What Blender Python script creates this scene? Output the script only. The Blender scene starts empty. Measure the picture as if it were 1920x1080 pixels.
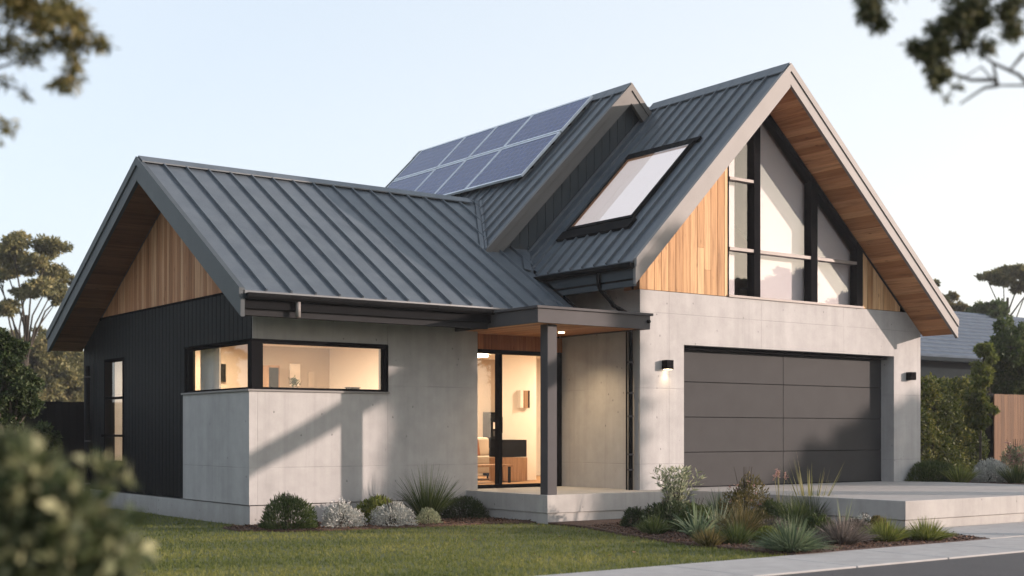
import bpy, math, random
import numpy as np
from mathutils import Vector
random.seed(7); RNG = np.random.default_rng(11)
sc = bpy.context.scene
C = sc.collection
# ------------------------------------------------------------------ camera
F, CX, CY, YAW, EYE = 2452.8, 960.0, 812.8, 0.6351, 1.34
cs, sn = math.cos(YAW), math.sin(YAW)
def on_y(px, Y, py=None):           # point on the vertical plane y = Y
    r = (px-CX)/F; X = Y*(sn+r*cs)/(cs-r*sn)
    d = sn*X+cs*Y
    z = EYE+(CY-py)/F*d if py is not None else 0
    return X, Y, z
def ppm(X, Y): return F/(sn*X+cs*Y)
cam = bpy.data.cameras.new('camera'); camo = bpy.data.objects.new('camera', cam); C.objects.link(camo)
camo.location = (0, 0, EYE); camo.rotation_euler = (math.pi/2, 0, -YAW)
cam.sensor_width = 36; cam.lens = F/1920*36; cam.shift_y = (CY-540)/1920; cam.clip_start = .05; cam.clip_end = 3000
cam.dof.use_dof = True; cam.dof.focus_distance = 21; cam.dof.aperture_fstop = 1.35
sc.camera = camo
# ------------------------------------------------------------------ materials
def newmat(n):
    m = bpy.data.materials.new(n); m.use_nodes = True
    nt = m.node_tree; b = nt.nodes['Principled BSDF']; return m, nt, b
def N(nt, t, **k):
    n = nt.nodes.new(t)
    for a, v in k.items():
        if a[0] == 'i' and a[1:].isdigit(): n.inputs[int(a[1:])].default_value = v
        else: setattr(n, a, v)
    return n
def ramp(nt, src, stops):
    r = nt.nodes.new('ShaderNodeValToRGB'); e = r.color_ramp.elements
    e[0].position, e[0].color = stops[0][0], (*stops[0][1], 1); e[1].position, e[1].color = stops[-1][0], (*stops[-1][1], 1)
    for p, c in stops[1:-1]: x = e.new(p); x.color = (*c, 1)
    nt.links.new(src, r.inputs[0]); return r.outputs[0]
def noise(nt, vec, scale, detail=4, rough=.55):
    n = nt.nodes.new('ShaderNodeTexNoise'); n.inputs['Scale'].default_value = scale; n.inputs['Detail'].default_value = detail
    n.inputs['Roughness'].default_value = rough
    if vec: nt.links.new(vec, n.inputs['Vector'])
    return n.outputs['Fac']
def coords(nt, scale=(1, 1, 1)):
    t = nt.nodes.new('ShaderNodeTexCoord'); m = nt.nodes.new('ShaderNodeMapping'); m.inputs['Scale'].default_value = scale
    nt.links.new(t.outputs['Object'], m.inputs['Vector']); return m.outputs[0]
def math_(nt, op, a, b=None, c=None):
    m = nt.nodes.new('ShaderNodeMath'); m.operation = op
    for i, v in enumerate((a, b, c)):
        if v is None: continue
        if isinstance(v, (int, float)): m.inputs[i].default_value = v
        else: nt.links.new(v, m.inputs[i])
    return m.outputs[0]
def mixc(nt, fac, a, b, mode='MIX'):
    m = nt.nodes.new('ShaderNodeMix'); m.data_type = 'RGBA'; m.blend_type = mode
    if isinstance(fac, (int, float)): m.inputs[0].default_value = fac
    else: nt.links.new(fac, m.inputs[0])
    for i, v in ((6, a), (7, b)):
        if isinstance(v, tuple): m.inputs[i].default_value = (*v, 1)
        else: nt.links.new(v, m.inputs[i])
    return m.outputs[2]
def bump(nt, b, h, strength=.3, dist=.01):
    n = nt.nodes.new('ShaderNodeBump'); n.inputs['Strength'].default_value = strength; n.inputs['Distance'].default_value = dist
    nt.links.new(h, n.inputs['Height']); nt.links.new(n.outputs[0], b.inputs['Normal'])
def setc(nt, b, c):
    if isinstance(c, tuple): b.inputs['Base Color'].default_value = (*c, 1)
    else: nt.links.new(c, b.inputs['Base Color'])
def attr(nt, n='tint'):
    a = nt.nodes.new('ShaderNodeAttribute'); a.attribute_name = n; return a.outputs['Fac']
def paint(name, col, rough=.5, metal=0, var=.12, spec=.18):
    m, nt, b = newmat(name); v = coords(nt)
    f = noise(nt, v, 2.3, 5, .6); f2 = noise(nt, v, 40, 3)
    lo = tuple(c*(1-var) for c in col); hi = tuple(min(1, c*(1+var)) for c in col)
    c = ramp(nt, f, [(.3, lo), (.7, hi)])
    setc(nt, b, c); b.inputs['Metallic'].default_value = metal
    r = nt.nodes.new('ShaderNodeMapRange'); r.inputs[3].default_value = rough-.06; r.inputs[4].default_value = rough+.08
    nt.links.new(f2, r.inputs[0]); nt.links.new(r.outputs[0], b.inputs['Roughness'])
    b.inputs['Specular IOR Level'].default_value = spec
    bump(nt, b, f2, .02, .002); return m
def concrete(name, col=(.37, .362, .36), seams=True):
    m, nt, b = newmat(name); v = coords(nt)
    big = noise(nt, v, .55, 6, .6); mid = noise(nt, v, 4.5, 6, .65); fine = noise(nt, v, 45, 4, .6)
    streak = noise(nt, coords(nt, (3.2, 3.2, .28)), 1.3, 5, .6)
    c = ramp(nt, big, [(.32, tuple(x*.78 for x in col)), (.5, col), (.68, tuple(x*1.16 for x in col))])
    c = mixc(nt, .55, c, ramp(nt, streak, [(.32, tuple(x*.74 for x in col)), (.66, tuple(x*1.14 for x in col))]))
    c = mixc(nt, .35, c, ramp(nt, mid, [(.35, tuple(x*.8 for x in col)), (.65, tuple(x*1.12 for x in col))]))
    vo = nt.nodes.new('ShaderNodeTexVoronoi'); vo.inputs['Scale'].default_value = 5.5; nt.links.new(coords(nt, (1, 1, .8)), vo.inputs['Vector'])
    wob = math_(nt, 'ADD', vo.outputs['Distance'], math_(nt, 'MULTIPLY', fine, .16))
    pore = ramp(nt, wob, [(.13, (1, 1, 1)), (.17, (0, 0, 0))])
    gate = ramp(nt, noise(nt, v, 2.1, 2), [(.40, (0, 0, 0)), (.46, (1, 1, 1))])
    pf = math_(nt, 'MULTIPLY', pore, gate)
    c = mixc(nt, math_(nt, 'MULTIPLY', pf, .75), c, tuple(x*.38 for x in col))
    h = math_(nt, 'ADD', math_(nt, 'MULTIPLY', fine, .35), math_(nt, 'MULTIPLY', mid, .5))
    if seams:
        sx = nt.nodes.new('ShaderNodeSeparateXYZ'); nt.links.new(coords(nt), sx.inputs[0])
        def line(s, per, off, w):
            a = math_(nt, 'ADD', s, off); a = math_(nt, 'PINGPONG', a, per/2)
            return ramp(nt, a, [(w*.5, (1, 1, 1)), (w*1.5, (0, 0, 0))])
        l = math_(nt, 'MAXIMUM', line(sx.outputs[0], 2.2, .5, .006), line(sx.outputs[2], 1.24, .40, .006))
        gt = ramp(nt, noise(nt, v, 1.3, 3), [(.36, (.15, .15, .15)), (.55, (1, 1, 1))])
        l = math_(nt, 'MULTIPLY', l, gt)
        c = mixc(nt, math_(nt, 'MULTIPLY', l, .42), c, tuple(x*.5 for x in col))
        h = math_(nt, 'SUBTRACT', h, math_(nt, 'MULTIPLY', l, .8))
    h = math_(nt, 'SUBTRACT', h, math_(nt, 'MULTIPLY', pf, .6))
    drip = ramp(nt, noise(nt, coords(nt, (9, 9, .16)), 1.0, 4, .65), [(.56, (0, 0, 0)), (.74, (1, 1, 1))])
    c = mixc(nt, math_(nt, 'MULTIPLY', drip, .30), c, tuple(x*.62 for x in col))
    if seams:
        sp_ = math_(nt, 'ADD', sx.outputs[2], math_(nt, 'MULTIPLY', noise(nt, v, 3.0, 5, .7), .55))
        c = mixc(nt, math_(nt, 'MULTIPLY', ramp(nt, sp_, [(.30, (1, 1, 1)), (.62, (0, 0, 0))]), .30), c, (.16, .14, .115))
    setc(nt, b, c); b.inputs['Roughness'].default_value = .85; b.inputs['Specular IOR Level'].default_value = .3
    bump(nt, b, h, .35, .008); return m
def wood(name, lo, mid, hi, axis, rough=.6):
    m, nt, b = newmat(name)
    s = [22, 22, 22]; s[axis] = 1.1
    s2 = [60, 60, 60]; s2[axis] = 2.0
    tin = attr(nt)
    v = coords(nt, tuple(s)); off = nt.nodes.new('ShaderNodeVectorMath'); off.operation = 'ADD'
    nt.links.new(v, off.inputs[0]); cb = nt.nodes.new('ShaderNodeCombineXYZ')
    for i in range(3): nt.links.new(math_(nt, 'MULTIPLY', tin, 37.0+i*11), cb.inputs[i])
    nt.links.new(cb.outputs[0], off.inputs[1])
    g = noise(nt, off.outputs[0], .8, 6, .6); g2 = noise(nt, coords(nt, tuple(s2)), 1, 4, .6)
    base = ramp(nt, tin, [(0, lo), (.5, mid), (1, hi)])
    c = mixc(nt, 1, base, ramp(nt, g, [(.3, (.62, .58, .55)), (.5, (1, 1, 1)), (.72, (1.12, 1.1, 1.05))]), 'MULTIPLY')
    c = mixc(nt, .6, c, mixc(nt, 1, c, ramp(nt, g2, [(.35, (.72, .7, .68)), (.6, (1.05, 1.05, 1.05))]), 'MULTIPLY'))
    vo = nt.nodes.new('ShaderNodeTexVoronoi'); vo.inputs['Scale'].default_value = 1.0
    s3 = [7, 7, 7]; s3[axis] = 2.2
    nt.links.new(coords(nt, tuple(s3)), vo.inputs['Vector'])
    kn = ramp(nt, vo.outputs['Distance'], [(.05, (1, 1, 1)), (.12, (0, 0, 0))])
    c = mixc(nt, math_(nt, 'MULTIPLY', kn, .55), c, tuple(x*.35 for x in lo))
    setc(nt, b, c); b.inputs['Roughness'].default_value = rough; b.inputs['Specular IOR Level'].default_value = .12
    bump(nt, b, g, .15, .004); return m
def leafmat(name, stops, trans=.35, rough=.55):
    m, nt, b = newmat(name)
    c = ramp(nt, attr(nt), [(i/(len(stops)-1), s) for i, s in enumerate(stops)])
    setc(nt, b, c); b.inputs['Roughness'].default_value = rough; b.inputs['Specular IOR Level'].default_value = .25
    tr = nt.nodes.new('ShaderNodeBsdfTranslucent'); nt.links.new(c, tr.inputs[0])
    mx = nt.nodes.new('ShaderNodeMixShader'); mx.inputs[0].default_value = trans
    nt.links.new(b.outputs[0], mx.inputs[1]); nt.links.new(tr.outputs[0], mx.inputs[2])
    nt.links.new(mx.outputs[0], nt.nodes['Material Output'].inputs[0]); return m
def glassmat(name, refl=1.0, tint=(.93, .95, .96), rough=0.0, ior=1.5):
    m = bpy.data.materials.new(name); m.use_nodes = True; nt = m.node_tree; nt.nodes.clear()
    o = nt.nodes.new('ShaderNodeOutputMaterial'); t = nt.nodes.new('ShaderNodeBsdfTransparent'); t.inputs[0].default_value = (*tint, 1)
    g = nt.nodes.new('ShaderNodeBsdfGlossy'); g.inputs['Roughness'].default_value = rough; g.inputs[0].default_value = (1, 1, 1, 1)
    fr = nt.nodes.new('ShaderNodeFresnel'); fr.inputs[0].default_value = ior
    f = math_(nt, 'MULTIPLY', fr.outputs[0], refl)
    f = math_(nt, 'MINIMUM', f, 1.0); ge = nt.nodes.new('ShaderNodeNewGeometry'); f = math_(nt, 'MULTIPLY', f, math_(nt, 'SUBTRACT', 1.0, ge.outputs['Backfacing']))
    mx = nt.nodes.new('ShaderNodeMixShader'); nt.links.new(f, mx.inputs[0]); nt.links.new(t.outputs[0], mx.inputs[1]); nt.links.new(g.outputs[0], mx.inputs[2])
    nt.links.new(mx.outputs[0], o.inputs[0]); return m
def emit(name, col, s):
    m, nt, b = newmat(name); b.inputs['Base Color'].default_value = (.8, .8, .8, 1)
    b.inputs['Emission Color'].default_value = (*col, 1); b.inputs['Emission Strength'].default_value = s; return m

M = {}
M['concrete'] = concrete('board_marked_concrete')
M['paving'] = concrete('paving_concrete', (.34, .335, .33), False)
M['roof'] = paint('charcoal_roof_metal', (.066, .080, .096), .42, 0, .10, .5)
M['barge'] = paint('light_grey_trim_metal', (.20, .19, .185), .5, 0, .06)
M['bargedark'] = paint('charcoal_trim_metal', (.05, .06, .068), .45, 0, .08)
M['porch'] = paint('porch_grey_metal', (.068, .065, .068), .6, 0, .07, .1)
M['eavegrey'] = paint('eave_grey_metal', (.032, .032, .034), .8, 0, .1, .0)
M['black'] = paint('black_frame_metal', (.009, .009, .010), .7, 0, .1, .0)
M['gutter'] = paint('dark_gutter_metal', (.009, .0095, .0105), .65, 0, .1, .02)
M['door'] = paint('garage_door_paint', (.032, .0325, .0345), .66, 0, .10, .14)
M['transom'] = paint('pale_transom_metal', (.22, .19, .175), .45)
M['glass'] = glassmat('window_glass', 1.3)
M['gableglass'] = glassmat('coated_window_glass', 1.2, (.88, .88, .9), .0)
M['timber'] = wood('vertical_timber_boards', (.36, .20, .095), (.49, .295, .15), (.61, .40, .225), 2)
M['timberside'] = wood('darker_timber_boards', (.27, .125, .06), (.40, .20, .105), (.52, .31, .18), 2)  # darker, redder boards than the front gable timber
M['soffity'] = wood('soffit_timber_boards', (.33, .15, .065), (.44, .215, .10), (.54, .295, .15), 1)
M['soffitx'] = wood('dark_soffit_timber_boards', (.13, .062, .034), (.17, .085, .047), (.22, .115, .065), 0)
M['entrytimber'] = wood('entry_timber_boards', (.26, .10, .045), (.33, .13, .06), (.40, .17, .08), 2)
M['fence_timber'] = wood('fence_timber_boards', (.075, .036, .017), (.105, .052, .024), (.145, .074, .035), 2)
M['inwall'] = paint('warm_plaster', (.44, .35, .27), .9, 0, .04)
M['inwhite'] = paint('white_plaster', (.78, .70, .62), .9, 0, .03)
M['blind'] = paint('white_blind_fabric', (.76, .71, .67), .95, 0, .02)
M['infloor'] = wood('oak_floor', (.34, .20, .11), (.40, .24, .13), (.46, .28, .16), 0)
M['sofa'] = paint('beige_sofa_fabric', (.50, .40, .31), .95, 0, .1)
M['oak'] = wood('oak_cabinet', (.30, .17, .09), (.36, .21, .12), (.42, .25, .15), 2)
M['panelframe'] = paint('aluminium_panel_frame', (.62, .66, .72), .4, .2)
M['asphalt'] = None; M['lampglow'] = emit('lamp_diffuser', (1, .78, .5), 6)
M['inlamp'] = emit('ceiling_lamp_diffuser', (1, .80, .56), 6)
M['bark'] = paint('grey_brown_bark', (.13, .10, .075), .9, 0, .35)
M['darkbark'] = paint('dark_bark', (.05, .042, .034), .9, 0, .35)
# solar cells
m, nt, b = newmat('solar_cells'); sx = nt.nodes.new('ShaderNodeSeparateXYZ'); nt.links.new(coords(nt), sx.inputs[0])
def cellline(s, per, w):
    a = math_(nt, 'PINGPONG', s, per/2); return ramp(nt, a, [(w*.4, (1, 1, 1)), (w*1.3, (0, 0, 0))])
l = math_(nt, 'MAXIMUM', cellline(sx.outputs[1], .166, .005), cellline(math_(nt, 'MULTIPLY', sx.outputs[0], 1.425), .166, .005))
l2 = cellline(math_(nt, 'MULTIPLY', sx.outputs[0], 1.425), .042, .002)
cell = ramp(nt, noise(nt, coords(nt), 9, 2), [(.3, (.014, .026, .105)), (.7, (.026, .045, .16))])
c = mixc(nt, math_(nt, 'MULTIPLY', l, .5), cell, (.28, .32, .45)); c = mixc(nt, math_(nt, 'MULTIPLY', l2, .15), c, (.3, .33, .42))
setc(nt, b, c); b.inputs['Roughness'].default_value = .22; b.inputs['Specular IOR Level'].default_value = .22; M['solar'] = m
# asphalt
m, nt, b = newmat('asphalt'); v = coords(nt)
c = mixc(nt, .5, ramp(nt, noise(nt, v, 90, 3, .7), [(.35, (.022, .022, .025)), (.7, (.075, .075, .08))]), ramp(nt, noise(nt, v, 1.2, 5), [(.3, (.035, .035, .038)), (.7, (.06, .06, .064))]))
setc(nt, b, c); b.inputs['Roughness'].default_value = .85; bump(nt, b, noise(nt, v, 140, 2), .6, .01); M['asphalt'] = m
# mulch
m, nt, b = newmat('bark_mulch_soil'); v = coords(nt)
c = ramp(nt, noise(nt, v, 28, 5, .75), [(.3, (.025, .014, .010)), (.5, (.075, .040, .028)), (.72, (.17, .10, .07))])
setc(nt, b, c); b.inputs['Roughness'].default_value = .95; bump(nt, b, noise(nt, v, 30, 5, .7), 1, .03); M['mulch'] = m
# turf base
m, nt, b = newmat('turf_soil'); v = coords(nt)
c = ramp(nt, noise(nt, v, 1.1, 5, .6), [(.3, (.055, .080, .018)), (.7, (.125, .14, .036))])
c = mixc(nt, .5, c, ramp(nt, noise(nt, v, 60, 3, .7), [(.3, (.03, .042, .012)), (.7, (.12, .125, .05))]))
setc(nt, b, c); b.inputs['Roughness'].default_value = .95; bump(nt, b, noise(nt, v, 70, 3), .8, .02); M['turf'] = m
GREEN = leafmat('green_leaves', [(.020, .036, .010), (.055, .085, .022), (.13, .155, .05)])
OLIVE = leafmat('olive_leaves', [(.045, .045, .014), (.12, .105, .035), (.25, .19, .075)], .4)
DARK = leafmat('dark_leaves', [(.012, .024, .010), (.032, .052, .018), (.08, .10, .04)], .25)
LIME = leafmat('lime_leaves', [(.06, .085, .018), (.14, .17, .035), (.26, .27, .07)], .4)
BLUEG = leafmat('blue_green_blades', [(.05, .085, .05), (.12, .17, .09), (.26, .30, .17)], .35)
PALE = leafmat('pale_sage_leaves', [(.12, .15, .09), (.28, .31, .19), (.50, .50, .34)], .35)
SILVER = leafmat('silver_leaves', [(.20, .22, .20), (.42, .43, .40), (.68, .66, .62)], .2, .8)
GREYP = leafmat('grey_mauve_leaves', [(.07, .06, .05), (.15, .13, .11), (.27, .22, .20)], .25)
BROWNG = leafmat('bronze_green_leaves', [(.035, .036, .012), (.09, .085, .028), (.20, .15, .06)], .35)
STRAW = leafmat('straw_blades', [(.12, .13, .045), (.28, .26, .11), (.50, .43, .22)], .4)
PINK = leafmat('pink_petals', [(.28, .14, .12), (.42, .24, .21), (.60, .40, .36)], .3)
WHITE = leafmat('white_petals', [(.55, .54, .50), (.70, .68, .66), (.82, .80, .78)], .3)
HEDGE = leafmat('hedge_leaves', [(.026, .042, .010), (.078, .10, .022), (.21, .20, .045)], .35)
HAZY = leafmat('haze_toned_leaves', [(.075, .085, .040), (.18, .175, .078), (.34, .29, .13)], .35)  # haze and sunlit tan are put into these paler leaf colours
GRASS = leafmat('grass_blades', [(.050, .075, .018), (.135, .16, .038), (.30, .28, .085)], .45)
# ------------------------------------------------------------------ mesh helpers
class MB:
    def __init__(s): s.v = []; s.f = []; s.t = []
    def face(s, pts, t=.5):
        k = len(s.v); s.v += [tuple(p) for p in pts]; s.f.append(tuple(range(k, k+len(pts)))); s.t.append(t); return s
    def hexa(s, b, t, tint=.5):     # bottom 4 and top 4 points, both counterclockwise from above
        k = len(s.v); s.v += [tuple(p) for p in b]+[tuple(p) for p in t]
        n = len(b)
        s.f.append(tuple(k+i for i in reversed(range(n)))); s.f.append(tuple(k+n+i for i in range(n)))
        for i in range(n): j = (i+1) % n; s.f.append((k+i, k+j, k+n+j, k+n+i))
        s.t += [tint]*(n+2); return s
    def box(s, x0, x1, y0, y1, z0, z1, tint=.5):
        q = [(x0, y0), (x1, y0), (x1, y1), (x0, y1)]
        return s.hexa([(*p, z0) for p in q], [(*p, z1) for p in q], tint)
    def prism_y(s, poly, y0, y1, tint=.5):   # poly in (x,z)
        return s.hexa([(x, y1, z) for x, z in poly], [(x, y0, z) for x, z in poly], tint)
    def prism_x(s, poly, x0, x1, tint=.5):   # poly in (y,z)
        return s.hexa([(x0, y, z) for y, z in poly], [(x1, y, z) for y, z in poly], tint)
    def prism_z(s, poly, z0, z1, tint=.5):
        return s.hexa([(x, y, z0) for x, y in poly], [(x, y, z1) for x, y in poly], tint)
    def tube(s, pts, rad, n=8, tint=.5, cap=True):
        pts = [Vector(p) for p in pts]; k0 = len(s.v); rings = []
        if not hasattr(rad, '__len__'): rad = [rad]*len(pts)
        ref = None
        for i, p in enumerate(pts):
            a = pts[max(i-1, 0)]; b = pts[min(i+1, len(pts)-1)]; d = (b-a).normalized()
            if ref is None: ref = Vector((0, 0, 1)) if abs(d.z) < .9 else Vector((1, 0, 0))
            u = d.cross(ref).normalized(); w = u.cross(d).normalized(); ref = w
            r = []
            for j in range(n):
                a_ = 2*math.pi*j/n; q = p+(u*math.cos(a_)+w*math.sin(a_))*rad[i]; r.append(len(s.v)); s.v.append(tuple(q))
            rings.append(r)
        for i in range(len(rings)-1):
            for j in range(n):
                s.f.append((rings[i][j], rings[i+1][j], rings[i+1][(j+1) % n], rings[i][(j+1) % n])); s.t.append(tint)
        if cap: s.f.append(tuple(reversed(rings[0]))); s.f.append(tuple(rings[-1])); s.t += [tint, tint]
        return s
    def build(s, name, mat, parent=None, smooth=False, bevel=0):
        me = bpy.data.meshes.new(name)
        off = Vector((0, 0, 0))
        if parent is not None:
            p = parent
            while p is not None: off += p.location; p = p.parent
        me.from_pydata([tuple(Vector(v)-off) for v in s.v], [], s.f)
        me.update()
        a = me.attributes.new('tint', 'FLOAT', 'FACE'); a.data.foreach_set('value', s.t)
        import bmesh
        bm = bmesh.new(); bm.from_mesh(me); bmesh.ops.recalc_face_normals(bm, faces=bm.faces); bm.to_mesh(me); bm.free()
        me.materials.append(mat); o = bpy.data.objects.new(name, me); C.objects.link(o)
        if parent is not None: o.parent = parent
        if smooth: me.polygons.foreach_set('use_smooth', [True]*len(me.polygons))
        if bevel:
            bv = o.modifiers.new('bevel', 'BEVEL'); bv.width = bevel; bv.segments = 2; bv.limit_method = 'ANGLE'
        return o
def thing(name, loc, label, cat, group=None):
    o = bpy.data.objects.new(name, None); C.objects.link(o); o.location = loc; o.empty_display_size = .2
    o['label'] = label; o['category'] = cat
    if group: o['group'] = group
    return o
def tag(o, label=None, cat=None, group=None, kind=None):
    if label: o['label'] = label
    if cat: o['category'] = cat
    if group: o['group'] = group
    if kind: o['kind'] = kind
    return o
def struct(mb, name, mat): return tag(mb.build(name, mat), kind='structure')
def bulk(name, V, nper, tints, mat, parent=None, world=True):   # V (n*nper,3) polygons of nper corners
    V = np.asarray(V, dtype=np.float32).reshape(-1, 3); n = len(V)//nper
    if parent is not None and world:
        off = Vector((0, 0, 0)); p = parent
        while p is not None: off += p.location; p = p.parent
        V = V-np.array(off, dtype=np.float32)
    me = bpy.data.meshes.new(name); me.vertices.add(len(V)); me.vertices.foreach_set('co', V.ravel())
    me.loops.add(n*nper); me.loops.foreach_set('vertex_index', np.arange(n*nper, dtype=np.int32))
    me.polygons.add(n); me.polygons.foreach_set('loop_start', np.arange(0, n*nper, nper, dtype=np.int32))
    me.update(calc_edges=True)
    a = me.attributes.new('tint', 'FLOAT', 'FACE'); a.data.foreach_set('value', np.asarray(tints, dtype=np.float32))
    me.materials.append(mat); o = bpy.data.objects.new(name, me); C.objects.link(o)
    if parent is not None: o.parent = parent
    return o
def unit(a): return a/np.maximum(np.linalg.norm(a, axis=-1, keepdims=True), 1e-6)
def leaves(cent, dirs, length, width, rng=None):   # rhombic leaves
    rng = rng or RNG; n = len(cent)
    L = length*(.6+.8*rng.random((n, 1))); W = width*(.6+.8*rng.random((n, 1)))
    d = unit(dirs); side = unit(np.cross(d, rng.normal(size=(n, 3))))
    up = np.cross(side, d)*L*.12
    return np.stack([cent, cent+d*L*.45+side*W*.5+up, cent+d*L, cent+d*L*.5-side*W*.5+up], 1)
def blades(roots, dirs, length, width, droop=.4, seg=4, rng=None):  # curved strips -> quads
    rng = rng or RNG; n = len(roots); L = np.asarray(length).reshape(-1, 1)*np.ones((n, 1)); d = unit(dirs)
    side = unit(np.cross(d, rng.normal(size=(n, 3))*.4+np.array([0, 0, 1.])))
    out = []; prev = None
    for k in range(seg+1):
        t = k/seg; p = roots+d*L*t; p[:, 2] -= (L[:, 0]*droop*t*t*np.linalg.norm(d[:, :2], axis=1))
        w = width*(1-t**1.6)*.5+.0006; a, b = p-side*w, p+side*w
        if prev is not None: out.append(np.stack([prev[0], prev[1], b, a], 1))
        prev = (a, b)
    return np.stack(out, 1).reshape(-1, 3)
# ------------------------------------------------------------------ setting: ground
# lawn edge and beds are laid as sheets
gm = MB().face([(-400, -300, -.012), (500, -300, -.012), (500, 700, -.012), (-400, 700, -.012)]); struct(gm, 'ground', M['turf'])
struct(MB().prism_z([(-60, 2.2), (80, 2.2), (80, 8.44), (-60, 8.44)], -.10, .004), 'road', M['asphalt'])
sw = MB(); x = -30.0
while x < 60:
    sw.box(x+.006, x+1.494, 8.45, 9.64, -.12, .020, random.random()); x += 1.5
sb = MB().box(-30, 60, 8.47, 9.62, -.12, .014)
w1 = struct(sw, 'sidewalk', M['paving']); w1.modifiers.new('b', 'BEVEL').width = .008
struct(sb, 'sidewalk_joint_bed', M['asphalt'])
# driveway strip meets the sidewalk to the right of the mulch bed
dr = MB().prism_z([(14.57, 9.66), (30, 9.66), (30, 11.17), (15.10, 11.17), (15.0, 10.63)], -.05, .026); struct(dr, 'driveway', M['paving'])
mu = MB().prism_z([(10.98, 9.66), (11.05, 10.4), (11.1, 11.8), (11.5, 13.2), (11.9, 14.4), (11.97, 15.34), (14.88, 15.34), (14.88, 11.14), (15.08, 11.14), (14.98, 10.63), (14.55, 9.66)], -.02, .02)
struct(mu, 'mulch_bed', M['mulch'])
mu2 = MB().prism_z([(7.7, 17.35), (7.65, 16.75), (8.2, 16.2), (9.2, 16.0), (10.3, 15.9), (11.2, 15.9), (11.95, 15.6), (11.95, 17.48), (8.2, 17.48)], -.02, .016)
struct(mu2, 'wall_mulch_bed', M['mulch'])
struct(MB().box(21.42, 60, 9.7, 60, -.05, .40), 'garden_bed', M['mulch'])
# ------------------------------------------------------------------ the house
HX, HY = 11.0, 18.0
H = thing('house', (HX, HY, 0), 'modern grey concrete and black clad house with steep charcoal metal gable roofs and solar panels', 'house')
FL = .42                                      # floor level
XL, YL, YLb = 8.17, 17.5, 24.9                # left wing corner
XG, YG, XGR = 14.26, 15.85, 21.6              # garage block
WE, WR, WB = (16.46, 3.29), (20.33, 5.72), (24.99, 3.20)   # wing roof profile (y,z)
GE, GR_, GB = (13.47, 4.01), (16.98, 7.59), (21.70, 3.48)   # garage roof profile (x,z)
SR_ = (16.29, 7.845); YSF, YSB = 18.36, 25.76
def P(mb, name, mat, parent=H, **k): return mb.build(name, M[mat] if isinstance(mat, str) else mat, parent, **k)
# concrete walls
w = MB()
w.box(XL, 10.5, YL, 17.78, .30, 1.955)                       # below the corner window
w.box(XL, 8.42, 17.78, 19.95, .30, 1.955)
w.box(10.5, 12.2, YL, 17.78, .30, 3.92)
w.box(8.228, 10.5, YL+.006, 17.78, 2.722, 3.90)
wallw = P(w, 'front_wall', 'concrete')
P(MB().box(XL-.03, 10.52, YL-.03, 17.7, 1.955, 1.985).box(XL-.03, 8.40, 17.7, 19.97, 1.955, 1.985), 'window_sill', 'barge', bevel=.004)
pl = MB().box(XL+.02, 12.0, YL+.02, 17.7, -.1, .285).box(XL+.02, 8.5, 17.7, YLb, -.1, .285)
P(pl, 'plinth', 'concrete')
g = MB()
g.box(XG, 15.24, YG, 16.25, -.1, 3.68); g.box(20.78, XGR, YG, 16.25, -.1, 3.68); g.box(15.24, 20.78, YG, 16.25, 2.82, 3.68)
P(g, 'garage_front_wall', 'concrete')
g = MB(); g.prism_x([(16.25, -.1), (17.98, -.1), (17.98, 4.42), (16.25, 4.42)], XG, XG+.25); P(g, 'garage_side_wall', 'concrete'); P(MB().box(XGR-.25, XGR, 16.25, 24.5, -.1, 3.1), 'garage_side_wall', 'concrete')
P(MB().box(XG+.002, XG+.25, YG+.012, 16.25, 3.685, 4.42), 'corner_infill', 'timberside')
# black vertical cladding on the left side
def roof_wing(y): return WR[1]-.628*(WR[0]-y) if y < WR[0] else WR[1]-.542*(y-WR[0])
cl = MB(); y = YL+.02; k = 0
ti = MB()
zT = 3.44
cl2 = []
while y < YLb-.01:
    y1 = min(y+.155, YLb); ym = (y+y1)/2
    top = min(zT, min(roof_wing(y), roof_wing(y1))-(.30 if y < 24.0 else .115))
    segs = []
    lo = 1.99 if False else .30
    if ym < 19.95: segs.append((2.70, top))
    elif 22.73 < ym < 23.73: segs += [(.30, .80), (2.69, top)]
    else: segs.append((.30, top))
    for a, b_ in segs:
        cl.box(8.215, 8.40, y+.003, y1-.012, a, b_, random.random()); cl.box(8.232, 8.40, y1-.012, y1+.003, a, b_, .3)
    y = y1
P(cl, 'black_cladding', paint('black_cladding_paint', (.009, .0105, .012), .6, 0, .15, .08))
P(MB().box(8.20, 8.25, 17.45, 24.2, zT, zT+.03), 'cladding_flashing', 'black')
y = YL-.3
while y < 24.6:
    y1 = y+.115; a, b_ = roof_wing(y)-.31, roof_wing(y1)-.31
    if min(a, b_) > zT+.04:
        z0 = zT+.03; xx = 8.222+random.random()*.004
        # staggered board joints
        j = random.uniform(z0, max(a, b_)); tt = random.random()
        ti.hexa([(xx, y, z0), (8.40, y, z0), (8.40, y1-.005, z0), (xx, y1-.005, z0)], [(xx, y, a), (8.40, y, a), (8.40, y1-.005, b_), (xx, y1-.005, b_)], tt)
    y = y1
P(ti, 'gable_timber', 'timberside')
P(MB().prism_x([(17.3, zT+.03), (23.9, zT+.03), (WR[0], 5.36)], 8.26, 8.39), 'gable_backing', 'black')
# back wall of wing
P(MB().box(8.4, 21.4, 24.6, YLb, 0, 3.15), 'back_wall', 'concrete')
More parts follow.
